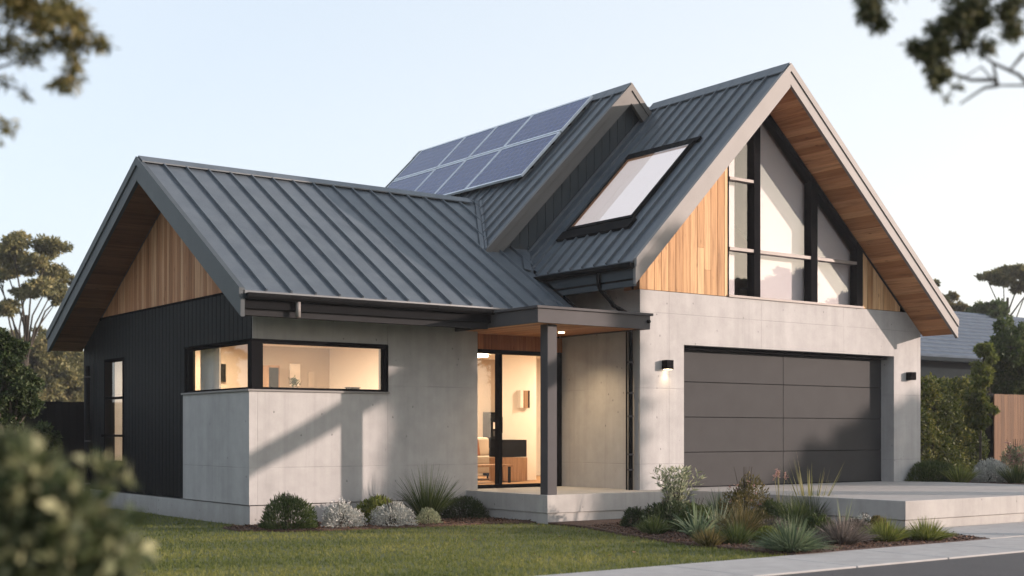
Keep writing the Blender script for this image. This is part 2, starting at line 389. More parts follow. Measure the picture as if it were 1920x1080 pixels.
# ---- roofs
def slope_roof(mb, along, a0, a1, E, R, th, ribs, cutfun=None, sp=.42, start=.21):
    """slab between eave E and ridge R (c,z) swept along 'x' or 'y' from a0 to a1, with standing seams"""
    dc, dz = R[0]-E[0], R[1]-E[1]; L = math.hypot(dc, dz); n = (-dz/L*(1 if dc > 0 else -1), abs(dc)/L)
    def pt(a, c, z): return (a, c, z) if along == 'x' else (c, a, z)
    q = [(E[0], E[1]), (R[0], R[1]), (R[0], R[1]-th), (E[0], E[1]-th)]
    mb.hexa([pt(a0, *p) for p in q], [pt(a1, *p) for p in q])
    a = a0+start
    while a < a1-.06:
        e, r = E, R
        if cutfun:
            lo = cutfun(a)
            if lo is None: a += sp; continue
            e = (E[0]+dc*lo, E[1]+dz*lo)
        for ww, hh in ((.016, .040),):
            q = [(a-ww, 0), (a+ww, 0), (a+ww*.6, hh), (a-ww*.6, hh)]
            b1 = [pt(x, e[0]+n[0]*h, e[1]+n[1]*h) for x, h in q]; t1 = [pt(x, r[0]+n[0]*h, r[1]+n[1]*h) for x, h in q]
            ribs.hexa(b1, t1)
        a += sp
ribs = MB(); r = MB()
# wing front slope as a polygon slab so that it stops at the garage
def wz(y): return roof_wing(y)
poly = [(7.6, 16.46), (13.5, 16.46), (13.5, 17.72), (14.35, 18.62), (14.35, 20.33), (7.6, 20.33)]
r.hexa([(x, y, wz(y)-.10) for x, y in poly], [(x, y, wz(y)) for x, y in poly])
slope_roof(r, 'x', 7.6, 15.5, WB, WR, .10, ribs, sp=.42)
n = (-.628/math.hypot(1, .628), 1/math.hypot(1, .628))
a = 7.6+.34
while a < 14.3:
    y1 = 20.33; y0 = 16.46 if a < 13.45 else 16.9+(a-12.9)*1.1
    q = [(a-.016, 0), (a+.016, 0), (a+.010, .042), (a-.010, .042)]
    ribs.hexa([(x, y0+n[0]*h, wz(y0)+n[1]*h) for x, h in q], [(x, y1+n[0]*h, wz(y1)+n[1]*h) for x, h in q]); a += .38
# garage slopes
slope_roof(r, 'y', 15.1, 18.56, GE, GR_, .10, ribs, sp=.30, start=.36)
slope_roof(r, 'y', 15.1, 24.5, (GB[0], GB[1]), GR_, .10, ribs, sp=.42)
# solar block slopes
SE = (12.5, SR_[1]-1.016*(SR_[0]-12.5)); SE2 = (20.2, SR_[1]-1.0*(20.2-SR_[0]))
slope_roof(r, 'y', YSF, YSB, SE, SR_, .10, ribs, sp=.33, start=.30)
slope_roof(r, 'y', YSF, YSB, (17.3, SR_[1]-(17.3-SR_[0])), SR_, .10, ribs, sp=.42)
RO = P(r, 'roof', 'roof')
# small clear: ribs as a child of the roof
o = ribs.build('standing_seams', M['roof'], RO)
# ridge caps
def cap(mb, p0, p1, drop1, drop2, axis, wdt=.17):
    for sgn, s in ((-1, drop1), (1, drop2)):
        a = Vector(p0); b_ = Vector(p1); up = Vector((0, 0, .055))
        dv = Vector((sgn*wdt, 0, -wdt*s)) if axis == 'y' else Vector((0, sgn*wdt, -wdt*s))
        q = [a+up, b_+up, b_+up+dv, a+up+dv]
        mb.hexa([tuple(v-Vector((0, 0, .02))) for v in q], [tuple(v) for v in q])
rm = M['roof']; nt = rm.node_tree; b = nt.nodes['Principled BSDF']; src = b.inputs['Base Color'].links[0].from_socket
st_ = ramp(nt, noise(nt, coords(nt, (1.6, 1.6, .9)), 1.6, 6, .7), [(.35, (.82, .84, .86)), (.65, (1.16, 1.14, 1.1))])
nt.links.new(mixc(nt, 1, src, st_, 'MULTIPLY'), b.inputs['Base Color'])
nb_ = nt.nodes.new('ShaderNodeBump'); nb_.inputs['Strength'].default_value = .35; nb_.inputs['Distance'].default_value = .02
nt.links.new(noise(nt, coords(nt), 1.4, 2, .5), nb_.inputs['Height']); nt.links.new(nb_.outputs[0], b.inputs['Normal'])
rc = MB(); cap(rc, (7.58, WR[0], WR[1]), (13.95, WR[0], WR[1]), .628, .542, 'x')
cap(rc, (GR_[0], 15.08, GR_[1]), (GR_[0], 18.5, GR_[1]), 1.02, .871, 'y'); cap(rc, (SR_[0], YSF-.02, SR_[1]), (SR_[0], YSB, SR_[1]), 1.016, 1.0, 'y')
rc.build('ridge_cap', M['roof'], RO)
# valley flashing between wing roof and solar roof, apron flashing against garage roof
vf = MB()
def strip(mb, pts, wv, up=.012):
    for i in range(len(pts)-1):
        a, b_ = Vector(pts[i]), Vector(pts[i+1]); u = Vector((0, 0, up)); wv_ = Vector(wv)
        q = [a+u, b_+u, b_+u+wv_, a+u+wv_]; mb.hexa([tuple(v-Vector((0, 0, .008))) for v in q], [tuple(v) for v in q])
strip(vf, [(12.93, 18.34, wz(18.34)), (14.2, 20.33, wz(20.33))], (-.07, .03, .03*.628), .04)
strip(vf, [(12.93, 18.34, 4.45), (14.2, 20.33, 5.72)], (.06, 0, .061), .03)
strip(vf, [(13.46, 17.70, wz(17.7)), (13.9, 18.36, wz(18.36))], (-.12, .05, .03), .045)
vf.build('valley_flashing', M['roof'], RO)
# barge boards: front gable (lit light grey), solar gable, wing gable
def barge(pts, y0, y1, depth, axis='y', lip=True):
    mb = MB()
    for i in range(len(pts)-1):
        (c0, z0), (c1, z1) = pts[i], pts[i+1]
        q = [(c0, z0+.03), (c1, z1+.03), (c1, z1-depth), (c0, z0-depth)]
        (mb.prism_y if axis == 'y' else mb.prism_x)(q, y0, y1)
        if lip:
            q = [(c0, z0+.035), (c1, z1+.035), (c1, z1-.10), (c0, z0-.10)]
            (mb.prism_y if axis == 'y' else mb.prism_x)(q, y0-.022, y0)
    return mb
P(barge([GE, GR_], 15.07, 15.13, .37), 'barge_board', 'barge')
P(barge([GR_, GB], 15.07, 15.13, .32), 'barge_board', 'barge')
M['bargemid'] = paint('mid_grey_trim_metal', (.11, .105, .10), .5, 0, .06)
P(barge([SE, SR_], YSF-.02, YSF+.05, .34), 'barge_board', 'bargemid')
P(barge([SR_, (17.35, SR_[1]-1.06)], YSF-.02, YSF+.05, .34), 'barge_board', 'bargemid')
P(barge([WE, WR], 7.56, 7.62, .36, 'x'), 'barge_board', 'bargedark')
P(barge([WR, WB], 7.56, 7.62, .33, 'x'), 'barge_board', 'bargedark')
P(barge([SE, SR_], YSB-.05, YSB+.02, .30, lip=False), 'barge_board', 'bargedark')
# flat returns on top of the barges
# soffits built of boards
def soffit_y(E, R, y0, y1, off, name, mat, w=.14):
    mb = MB(); dc, dz = R[0]-E[0], R[1]-E[1]; L = math.hypot(dc, dz); k = int(L/w); 
    for i in range(k):
        a, b_ = i/k, (i+1)/k-.006/L
        p = [(E[0]+dc*t, E[1]+dz*t-off) for t in (a, b_)]
        yb = y0
        cuts = [y0, y1]
        if y1-y0 > 1.2: cuts = [y0]+sorted(random.uniform(y0+.3, y1-.3) for _ in range(1))+[y1]
        for c0, c1 in zip(cuts, cuts[1:]):
            q = [p[0], p[1], (p[1][0], p[1][1]+.03), (p[0][0], p[0][1]+.03)]
            mb.prism_y(q, c0+.001, c1-.001, random.random())
    return P(mb, name, mat)
soffit_y((13.50, GE[1]+.03), (16.86, 7.59-.12), 15.13, 15.849, .33, 'soffit', 'soffity')
soffit_y((XGR+.07, GB[1]+.08), (17.0, 7.57), 15.13, 15.849, .32, 'soffit', 'soffity')
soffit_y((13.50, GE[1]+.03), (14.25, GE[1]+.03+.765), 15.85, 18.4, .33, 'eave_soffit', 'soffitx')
def soffit_x(E, R, x0, x1, off, name, mat, w=.15):
    mb = MB(); dc, dz = R[0]-E[0], R[1]-E[1]; L = math.hypot(dc, dz); k = int(L/w)
    for i in range(k):
        a, b_ = i/k, (i+1)/k-.006/L
        p = [(E[0]+dc*t, E[1]+dz*t-off) for t in (a, b_)]
        mb.prism_x([p[0], p[1], (p[1][0], p[1][1]+.03), (p[0][0], p[0][1]+.03)], x0, x1, random.random())
    return P(mb, name, mat)
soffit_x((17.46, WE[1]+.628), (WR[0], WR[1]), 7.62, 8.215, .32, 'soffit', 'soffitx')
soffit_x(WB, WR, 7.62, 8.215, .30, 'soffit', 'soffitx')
# front eave of the wing: fascia, gutter, flat soffit, light batten
P(MB().box(7.62, 13.5, 16.50, 16.54, 3.05, 3.20), 'fascia', 'gutter')
P(MB().box(8.2, 13.5, 16.54, 17.5, 3.16, 3.19), 'eave_soffit', 'bargedark')
P(MB().box(7.66, 11.74, 16.56, 16.66, 2.96, 3.06), 'eave_beam', 'eavegrey')
def gutter(mb, p0, p1, outward, r=.065):
    p0, p1 = Vector(p0), Vector(p1); o = Vector(outward); nn = 8; prof = []
    for i in range(nn+1):
        a = math.pi*i/nn; prof.append(o*(-math.cos(a)*r)+Vector((0, 0, -math.sin(a)*r)))
    prof = [o*(-r)+Vector((0, 0, .012))]+prof+[o*(r)+Vector((0, 0, .02)), o*(r-.014)+Vector((0, 0, .022))]
    for i in range(len(prof)-1):
        mb.face([p0+prof[i], p1+prof[i], p1+prof[i+1], p0+prof[i+1]])
    for p in (p0, p1): mb.face([p+q for q in prof[:-1]])
gm_ = MB(); gutter(gm_, (7.63, 16.43, 3.235), (13.52, 16.43, 3.235), (0, -1, 0)); G1 = P(gm_, 'gutter', 'gutter', smooth=False)
for i in range(9): xx = 8.3+i*.6; MB().box(xx, xx+.025, 16.36, 16.50, 3.205, 3.225).build('gutter_bracket', M['gutter'], G1)
P(MB().tube([(8.42, 16.45, 3.2), (8.42, 16.45, 2.96)], .035, 12), 'gutter_outlet', 'barge', smooth=True)
gm_ = MB(); gutter(gm_, (13.44, 15.10, 3.955), (13.44, 17.95, 3.955), (-1, 0, 0)); P(gm_, 'gutter', 'gutter')
P(MB().box(13.50, 13.54, 15.13, 18.2, 3.62, 3.90), 'fascia', 'bargedark')
# wing verge at its right end
P(MB().hexa([(13.5, 16.44, wz(16.44)-.24), (13.53, 16.44, wz(16.44)-.24), (13.53, 17.7, wz(17.7)-.24), (13.5, 17.7, wz(17.7)-.24)], [(13.5, 16.44, wz(16.44)+.05), (13.53, 16.44, wz(16.44)+.05), (13.53, 17.7, wz(17.7)+.05), (13.5, 17.7, wz(17.7)+.05)]), 'verge_trim', 'black')
# solar block front wall, dark boards
sb_ = MB(); x = 12.9
while x < 17.25:
    x1 = x+.19
    def uz(x): return (SR_[1]-1.016*(SR_[0]-x) if x < SR_[0] else SR_[1]-(x-SR_[0]))-.12
    xs = [x, x1-.012]
    if x < SR_[0] < x1: xs = [x, SR_[0], x1-.012]
    sb_.prism_y([(x, 4.0)]+[(xx, uz(xx)) for xx in xs]+[(x1-.012, 4.0)], 18.55, 18.60, random.random())
    x = x1
P(sb_, 'upper_cladding', 'bargedark')
P(MB().prism_y([(12.9, 4.0), (12.9, 4.2), (SR_[0], 7.7), (17.2, 6.8), (17.2, 4.0)], 18.60, 18.7), 'upper_wall', 'black')
P(MB().box(16.0, 16.2, YSB-.4, YSB-.2, 5, 7.4).box(12.6, 17.3, 25.3, 25.5, 3.2, 4.1), 'upper_back_wall', 'bargedark')
# garage gable timber (front)
def gz(x): return (GR_[1]-1.02*(GR_[0]-x) if x < GR_[0] else GR_[1]-.871*(x-GR_[0]))-.34
WX0, WX1, ZC = 16.28, 19.84, 3.69
gt = MB()
def board_run(x0, x1, w):
    x = x0
    while x < x1-.01:
        b1 = min(x+w, x1); 
        if min(gz(x), gz(b1)) > ZC+.02:
            a, c = gz(x), gz(b1-.010); yo = YG+.004+random.random()*.004
            j = random.uniform(ZC+.3, ZC+2.2) if random.random() < .35 else None
            t1, t2 = random.random(), random.random()
            if j and j < min(a, c)-.15:
                gt.prism_y([(x, ZC), (x, j), (b1-.010, j), (b1-.010, ZC)], yo, 16.0, t1); gt.prism_y([(x, j+.004), (x, a), (b1-.010, c), (b1-.010, j+.004)], yo, 16.0, t2)
            else: gt.prism_y([(x, ZC), (x, a), (b1-.010, c), (b1-.010, ZC)], yo, 16.0, t1)
        x = b1
board_run(XG, WX0, .162); P(gt, 'gable_timber', 'timber'); gt = MB(); board_run(WX1, XGR, .162)
P(gt, 'gable_timber', 'timber')
P(MB().prism_y([(XG, ZC), (XG, gz(XG)), (WX0-.02, gz(WX0-.02)), (WX0-.02, ZC)], 16.0, 16.06), 'gable_backing', 'black'); P(MB().prism_y([(WX1+.02, ZC), (WX1+.02, gz(WX1+.02)), (21.35, gz(21.35)), (21.35, ZC)], 16.0, 16.06), 'gable_backing', 'black')
# gable window
W = thing('gable_window', (0, 0, 0), '', ''); del W['label']; del W['category']; 
fr = MB()
def vbar(x0, x1, y0=YG-.01, y1=16.0, z0=ZC+.03): fr.prism_y([(x0, z0), (x0, gz(x0)-.0), (x1, gz(x1)-.0), (x1, z0)], y0, y1)
vbar(WX0, WX0+.035, y0=YG+.01); vbar(16.905, 17.06, YG-.02); vbar(18.39, 18.56, YG-.02); vbar(WX1-.17, WX1, YG-.015)
for (xa, xb) in ((WX0+.035, 16.905), (17.06, 18.39), (18.56, WX1-.17)):
    xs = [xa, xb] if not (xa < GR_[0] < xb) else [xa, GR_[0], xb]
    for c0, c1 in zip(xs, xs[1:]): fr.prism_y([(c0, gz(c0)-.14), (c0, gz(c0)), (c1, gz(c1)), (c1, gz(c1)-.14)], YG-.005, 16.0)
GW = P(fr, 'gable_window', 'black'); bpy.data.objects.remove(W)
for (xa, xb) in ((WX0+.035, 16.905), (17.06, 18.39), (18.56, WX1-.17)): MB().box(xa, xb, YG-.012, 15.98, 4.49, 4.545).build('transom', M['transom'], GW)
MB().box(WX0+.035, 16.905, YG-.012, 15.98, 5.70, 5.75).build('transom', M['transom'], GW)
MB().box(WX0, WX1, YG-.03, 16.0, ZC-.01, ZC+.03).build('sill', M['transom'], GW)
for (xa, xb) in ((WX0+.035, 16.905), (17.06, 18.39), (18.56, WX1-.17)):
    MB().prism_y([(xa, ZC+.03), (xa, gz(xa)-.05), ]+([(GR_[0], gz(GR_[0])-.05)] if xa < GR_[0] < xb else [])+[(xb, gz(xb)-.05), (xb, ZC+.03)], 15.915, 15.921).build('pane', M['gableglass'], GW)
# blind / pale wall just behind the gable glass
bl = MB(); 
for (xa, xb) in ((17.02, WX1-.08),):
    bl.prism_y([(xa, ZC), (xa, gz(xa)-.1), (18.0, gz(18.0)-.1), (xb, gz(xb)-.1), (xb, ZC)], 16.06, 16.07)
P(bl, 'window_blind', 'blind')
P(MB().prism_y([(WX0, ZC), (WX0, gz(WX0)-.1), (16.62, gz(16.62)-.1), (16.62, ZC)], 16.03, 16.04), 'curtain', 'blind')
# upper room shell
P(MB().box(14.52, 21.3, 16.26, 18.3, 3.45, 3.5), 'upper_floor', 'infloor')
P(MB().prism_y([(14.9, 3.5), (14.9, gz(14.9)-.02), (GR_[0], gz(GR_[0])-.02), (21.2, gz(21.2)-.02), (21.2, 3.5)], 18.3, 18.4), 'upper_room_wall', 'inwhite')
# garage door
gd = MB()
rows = [.42, 1.02, 1.62, 2.22, 2.83]
DY = 16.15
for i in range(4):
    for x0, x1 in ((15.20, 18.0), (18.0, 20.80)):
        gd.box(x0+.004, x1-.004, DY, DY+.04, rows[i]+.005, rows[i+1]-.005)
GD = P(gd, 'garage_door', 'door', bevel=.004)
MB().box(15.1, 20.9, DY+.022, DY+.06, .3, 2.95).build('door_backing', M['black'], GD)
MB().box(15.24, 20.78, DY-.01, DY+.05, .405, .435).build('door_seal', M['black'], GD)
P(MB().box(15.241, 20.779, YG+.16, DY-.005, 2.76, 2.819), 'garage_door_track', 'black')
# porch
PX0, PX1, PY0 = 11.75, 13.98, 15.30
P(MB().box(PX0, PX1, PY0, PY0+.05, 2.98, 3.19).box(PX0, PX0+.05, PY0+.05, 17.5, 2.98, 3.19).box(PX1-.05, PX1, PY0+.05, 17.5, 2.98, 3.19), 'porch_fascia', 'porch', bevel=.004)
P(MB().box(PX0-.035, PX1+.04, PY0-.035, 17.49, 3.192, 3.232).box(12.21, 14.25, 17.49, 17.94, 3.192, 3.232), 'porch_roof', 'porch', bevel=.005)
pf = MB(); x = PX0+.05
while x < PX1-.06: pf.box(x, min(x+.135, PX1-.051), PY0+.051, 17.88, 3.0, 3.02, random.random()); x += .14
P(pf, 'porch_ceiling', 'soffity')
P(MB().box(12.04, 12.22, 15.44, 15.62, FL, 2.979), 'porch_post', 'porch', bevel=.006)
P(MB().tube([(13.93, PY0-.04, 3.10), (13.93, PY0, 3.10)], .028, 12), 'overflow_spout', 'black')
# entry slab with a drip line
P(MB().box(11.98, 14.9, 15.37, 18.0, .15, FL).box(12.0, 14.9, 15.39, 17.9, -.1, .15), 'entry_slab', concrete('slab_concrete', (.36, .345, .33), False), bevel=.006)
# entry wall above door, sliding door
et = MB(); x = 12.2
while x < 14.25: et.box(x, min(x+.128, 14.255), 17.86, 17.95, 2.75, 3.0, random.random()); x += .132
P(et, 'entry_timber', 'entrytimber'); P(MB().box(12.1, 14.26, 17.95, 18.05, 2.75, 3.6), 'entry_lintel', 'black')
df = MB().box(12.1, 14.25, 17.87, 17.97, 2.68, 2.75).box(12.1, 14.25, 17.87, 17.97, FL, FL+.06).box(12.89, 12.96, 17.86, 17.98, FL+.06, 2.68).box(14.13, 14.25, 17.87, 17.97, FL+.06, 2.68).box(12.1, 12.22, 17.87, 17.97, FL+.06, 2.68)
DF = P(df, 'sliding_door', 'black', bevel=.003)
MB().box(12.22, 12.89, 17.93, 17.936, FL+.06, 2.68).build('pane', M['glass'], DF); MB().box(12.96, 14.13, 17.90, 17.906, FL+.06, 2.68).build('pane', M['glass'], DF)
MB().box(12.93, 12.95, 17.835, 17.86, 1.35, 1.62).build('handle', M['gutter'], DF)
# corner window
cf = MB()
cf.box(8.22, 8.40, 17.52, 17.66, 1.985, 2.70)                      # corner post
cf.box(8.40, 10.49, 17.53, 17.60, 2.655, 2.70); cf.box(8.40, 10.49, 17.53, 17.60, 1.985, 2.02); cf.box(10.43, 10.49, 17.53, 17.60, 2.02, 2.655)
cf.box(8.23, 8.30, 17.66, 19.93, 2.655, 2.70); cf.box(8.23, 8.30, 17.66, 19.93, 1.985, 2.02); cf.box(8.23, 8.30, 19.85, 19.93, 2.02, 2.655)
CW = P(cf, 'corner_window', 'black', bevel=.003)
MB().box(8.40, 10.43, 17.565, 17.571, 2.02, 2.655).build('pane', M['glass'], CW); MB().box(8.265, 8.271, 17.66, 19.85, 2.02, 2.655).build('pane', M['glass'], CW)
P(MB().box(10.49, 10.5, YL-.02, 17.7, 1.985, 2.70).box(8.19, 10.5, YL-.01, 17.6, 2.70, 2.72).box(8.19, 8.3, 17.6, 19.97, 2.70, 2.72), 'window_reveal', 'black')
# tall side window
sf = MB().box(8.20, 8.32, 22.73, 22.78, .80, 2.69).box(8.20, 8.32, 23.68, 23.73, .80, 2.69).box(8.20, 8.32, 22.78, 23.68, 2.64, 2.69).box(8.20, 8.32, 22.78, 23.68, .80, .85).box(8.21, 8.31, 22.78, 23.68, 1.96, 2.0).box(8.16, 8.33, 22.70, 23.76, 1.28, 1.32)
SW = P(sf, 'side_window', 'black'); MB().box(8.27, 8.276, 22.78, 23.68, .85, 2.64).build('pane', M['glass'], SW)
# downpipes
def bracketed(path, r, zs, x, y):
    D = P(MB().tube(path, r, 14), 'downpipe', 'gutter', smooth=True)
    for z in zs: MB().tube([(x, y, z-.015), (x, y, z+.015)], r+.012, 14).build('pipe_bracket', M['porch'], D)
bracketed([(13.46, 15.95, 3.92), (13.46, 15.95, 3.72), (13.50, 15.95, 3.64), (13.74, 15.97, 3.46), (13.80, 15.98, 3.40)]+[(14.14, 16.0, 3.28), (14.19, 16.0, 3.18), (14.19, 16.0, FL)], .036, [2.5, 2.0, 1.62, 1.0, .75], 14.19, 16.0)
bracketed([(8.14, 24.45, 2.6), (8.14, 24.45, .1)], .045, [2.4, 1.2, .4], 8.14, 24.45)
P(MB().tube([(14.21, 16.12, 3.1), (14.21, 16.12, FL)], .014, 8), 'conduit', 'gutter')
# wall lamps
for k, (lx, lz) in enumerate(((14.81, 2.47), (21.22, 2.45))):
    b_ = MB().box(lx-.075, lx+.075, YG-.13, YG-.002, lz-.075, lz+.075)
    L_ = P(b_, 'wall_lamp', 'black', bevel=.004)
    if k == 0: MB().box(lx-.055, lx+.055, YG-.11, YG-.02, lz-.079, lz-.0755).build('lamp_diffuser', M['lampglow'], L_)
    else: MB().box(lx-.055, lx+.055, YG-.11, YG-.02, lz-.079, lz-.0755).build('lamp_diffuser', M['blind'], L_)
def plate(mb, R, s, x0, x1, y0, y1, h0, h1):
    L = math.hypot(1, s); nx, nz = -s/L, 1/L
    def p(x, y, h): return (x+nx*h, y, R[1]-s*(R[0]-x)+nz*h)
    mb.hexa([p(x0, y0, h0), p(x1, y0, h0), p(x1, y1, h0), p(x0, y1, h0)], [p(x0, y0, h1), p(x1, y0, h1), p(x1, y1, h1), p(x0, y1, h1)])
# skylight
sx0, sx1, sy0, sy1 = 14.32, 15.63, 16.08, 17.66
# build
sk = MB(); fw = .055
plate(sk, GR_, 1.02, sx0-fw, sx0, sy0-fw, sy1+fw, 0, .068); plate(sk, GR_, 1.02, sx1, sx1+fw, sy0-fw, sy1+fw, 0, .068)
plate(sk, GR_, 1.02, sx0, sx1, sy0-fw, sy0, 0, .068); plate(sk, GR_, 1.02, sx0, sx1, sy1, sy1+fw, 0, .068)
SKY = P(sk, 'skylight', 'gutter', bevel=.006)
fl_ = MB(); plate(fl_, GR_, 1.02, sx0-fw-.16, sx0-fw, sy0-fw-.1, sy1+fw+.1, .0, .05); fl_.build('flashing', M['gutter'], SKY); fl_ = MB(); plate(fl_, GR_, 1.02, sx1+fw, sx1+fw+.08, sy0-fw-.08, sy1+fw+.08, 0, .05); fl_.build('flashing', M['gutter'], SKY)
gl = MB(); plate(gl, GR_, 1.02, sx0, sx1, sy0, sy1, .060, .063); gl.build('pane', glassmat('skylight_glass', 1.5, (.9, .9, .92)), SKY)
# emissive plate under the glass stands in for a lit interior; no shaft behind
ln = MB(); plate(ln, GR_, 1.02, sx0-.01, sx1+.01, sy0-.01, sy1+.01, .044, .050); ln.build('glow_plate', emit('skylight_glow', (1, .76, .56), .21), SKY)
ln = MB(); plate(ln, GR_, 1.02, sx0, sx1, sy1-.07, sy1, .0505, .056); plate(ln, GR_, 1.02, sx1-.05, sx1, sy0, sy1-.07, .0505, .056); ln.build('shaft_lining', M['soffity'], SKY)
# solar panels on the upper roof
xs_ = [14.45, 15.38, 16.17]; ys_ = [19.20, 21.06, 22.30, 23.46, 25.25]
for i in range(2):
    for j in range(4):
        x0, x1, y0, y1 = xs_[i]+.012, xs_[i+1]-.012, ys_[j]+.012, ys_[j+1]-.012
        mb = MB(); plate(mb, SR_, 1.016, x0+.03, x1-.03, y0+.03, y1-.03, .10, .128); SP = P(mb, 'solar_panel', 'solar')
        f_ = MB(); plate(f_, SR_, 1.016, x0, x0+.03, y0, y1, .09, .135); plate(f_, SR_, 1.016, x1-.03, x1, y0, y1, .09, .135)
        plate(f_, SR_, 1.016, x0+.03, x1-.03, y0, y0+.03, .09, .135); plate(f_, SR_, 1.016, x0+.03, x1-.03, y1-.03, y1, .09, .135)
        f_.build('panel_frame', M['panelframe'], SP)
rl = MB()
for x in (14.7, 15.2, 15.6, 15.95): plate(rl, SR_, 1.016, x-.02, x+.02, 19.25, 25.2, .04, .088)
P(rl, 'panel_rail', 'gutter')
# driveway apron in front of the garage
ap = MB().box(14.905, 21.41, 11.18, 16.3, .155, FL-.002).box(14.925, 21.41, 11.20, 16.3, -.1, .15)
APR = struct(ap, 'garage_apron', bpy.data.materials['slab_concrete']); bv = APR.modifiers.new('b', 'BEVEL'); bv.width = .008; bv.segments = 2
# ------------------------------------------------------------------ interior of the house
P(MB().box(8.45, 21.3, 17.78, 24.6, .32, FL-.004), 'room_floor', 'infloor')
P(MB().prism_z([(8.42, 17.8), (12.19, 17.8), (12.19, 18.06), (21.3, 18.06), (21.3, 24.59), (8.42, 24.59)], 2.97, 3.05), 'room_ceiling', 'inwhite')
P(MB().box(8.42, 12.08, 22.3, 22.4, FL, 2.97), 'room_wall', 'inwall')
P(MB().box(12.08, 12.18, 18.1, 24.6, FL, 2.97), 'partition_wall', 'inwhite')
P(MB().box(14.93, 15.78, 20.6, 20.7, FL, 2.97), 'partition_wall', 'inwhite')
P(MB().box(12.18, 21.0, 23.5, 23.6, FL, 2.97), 'room_wall', 'inwall')
P(MB().box(17.5, 17.6, 18.4, 23.5, FL, 2.97), 'partition_wall', 'inwhite')
P(MB().box(14.52, 17.5, 18.3, 18.4, FL, 2.97), 'partition_wall', 'inwhite')
def ilight(x, y, z, e, size=.5, col=(1, .79, .55), par=H):
    lm = bpy.data.lights.new('room_light', 'AREA'); lm.energy = e; lm.size = size; lm.color = col; lm.shape = 'DISK'
    o = bpy.data.objects.new('room_light', lm); C.objects.link(o); o.parent = par; o.location = Vector((x, y, z))-par.location
    MB().tube([(x, y, z+.012), (x, y, z+.05)], size*.5, 20).build('ceiling_lamp', M['inlamp'], par); return o
EI = .75
ilight(10.2, 19.6, 2.90, 90*EI); ilight(9.4, 21.4, 2.90, 45*EI); ilight(9.6, 23.5, 2.90, 50*EI); ilight(13.6, 19.3, 2.90, 32*EI); ilight(15.3, 22.0, 2.90, 60*EI); ilight(16.6, 19.5, 2.90, 50*EI)
# curtain beside the corner window
cu = MB(); pts = []; n_ = 44
for i in range(n_+1): pts.append((8.50+.035*math.sin(i*1.5), 19.30+i*.016))
for i in range(n_): cu.face([(*pts[i], .5), (*pts[i+1], .5), (*pts[i+1], 2.93), (*pts[i], 2.93)])
P(cu, 'curtain', 'blind')
cu = MB(); pts = [(8.48+.03*math.sin(i*1.4), 24.05+i*.016) for i in range(30)]
for i in range(29): cu.face([(*pts[i], .5), (*pts[i+1], .5), (*pts[i+1], 2.93), (*pts[i], 2.93)])
P(cu, 'curtain', 'blind')
def top(mb, name, mat, label, cat, group=None, **k):
    o = mb.build(name, M[mat] if isinstance(mat, str) else mat, None, **k); return tag(o, label, cat, group)
def wall_rect(px0, px1, py0, py1, Y):
    x0, _, z1 = on_y(px0, Y, py0); x1, _, z0 = on_y(px1, Y, py1); return x0, x1, z0, z1
x0, x1, z0, z1 = wall_rect(401, 422, 682, 716, 22.28)
t = thing('television', (x0, 22.28, z0), 'black screen on the beige wall seen through the left corner window pane', 'television')
MB().box(x0, x1, 22.25, 22.295, z0, z1).build('screen', M['black'], t)
x0, x1, z0, z1 = wall_rect(489, 512, 686, 724, 22.28)
t = thing('bookcase', (x0, 22.1, FL), 'dark brown bookcase behind the long front window, near its left end', 'bookcase')
MB().box(x0, x1, 22.0, 22.29, FL, z1).build('case', M['oak'], t); MB().box(x0+.03, x1-.03, 21.99, 22.0, z1-.5, z1-.04).box(x0+.03, x1-.03, 21.99, 22.0, z1-.95, z1-.55).build('dark_shelf_plate', M['black'], t)  # solid case; flat black plates painted as dark openings
x0, x1, z0, z1 = wall_rect(543, 562, 682, 724, 22.28)
top(MB().box(x0, x1, 22.26, 22.295, z0, z1), 'wall_picture', 'inwhite', 'pale upright picture on the beige wall above the sill plant', 'picture')
x0, x1, z0, z1 = wall_rect(578, 589, 697, 726, 22.28)
top(MB().box(x0, x1, 22.27, 22.295, z0, z1), 'wall_panel', 'sofa', 'narrow brown wall panel right of the pale picture in the corner window', 'wall panel')
# plant and dark box on the inner sill
P(MB().box(8.45, 10.45, 17.78, 18.0, 1.955, 1.985), 'inner_sill', 'inwhite')
def pot_plant(x, y, z, r, h, n, mat, label):
    t = thing('potted_plant', (x, y, z), label, 'plant')
    MB().tube([(x, y, z), (x, y, z+r*.5), (x, y, z+r*.7)], [r*.35, r*.45, r*.45], 14).build('pot', M['sofa'], t)
    ce = np.array([x, y, z+r*.7])+RNG.normal(size=(n, 3))*np.array([r*.35, r*.35, h*.22])+np.array([0, 0, h*.35]); ce[:, 2] = np.maximum(ce[:, 2], z+r*.6)
    d = ce-np.array([x, y, z]); bulk('foliage', leaves(ce, d, r*.5, r*.2), 4, RNG.random(n), mat, t)
x0, _, _ = on_y(551, 17.9); pot_plant(x0, 17.9, 1.985, .08, .16, 160, GREEN, 'small green potted plant on the sill of the long front window')
x0, _, _ = on_y(661, 17.88); top(MB().box(x0-.09, x0+.09, 17.82, 17.94, 1.985, 2.045).box(x0-.10, x0+.10, 17.81, 17.95, 2.045, 2.06), 'sill_box', 'black', 'dark low box on the sill at the right of the long window', 'box')
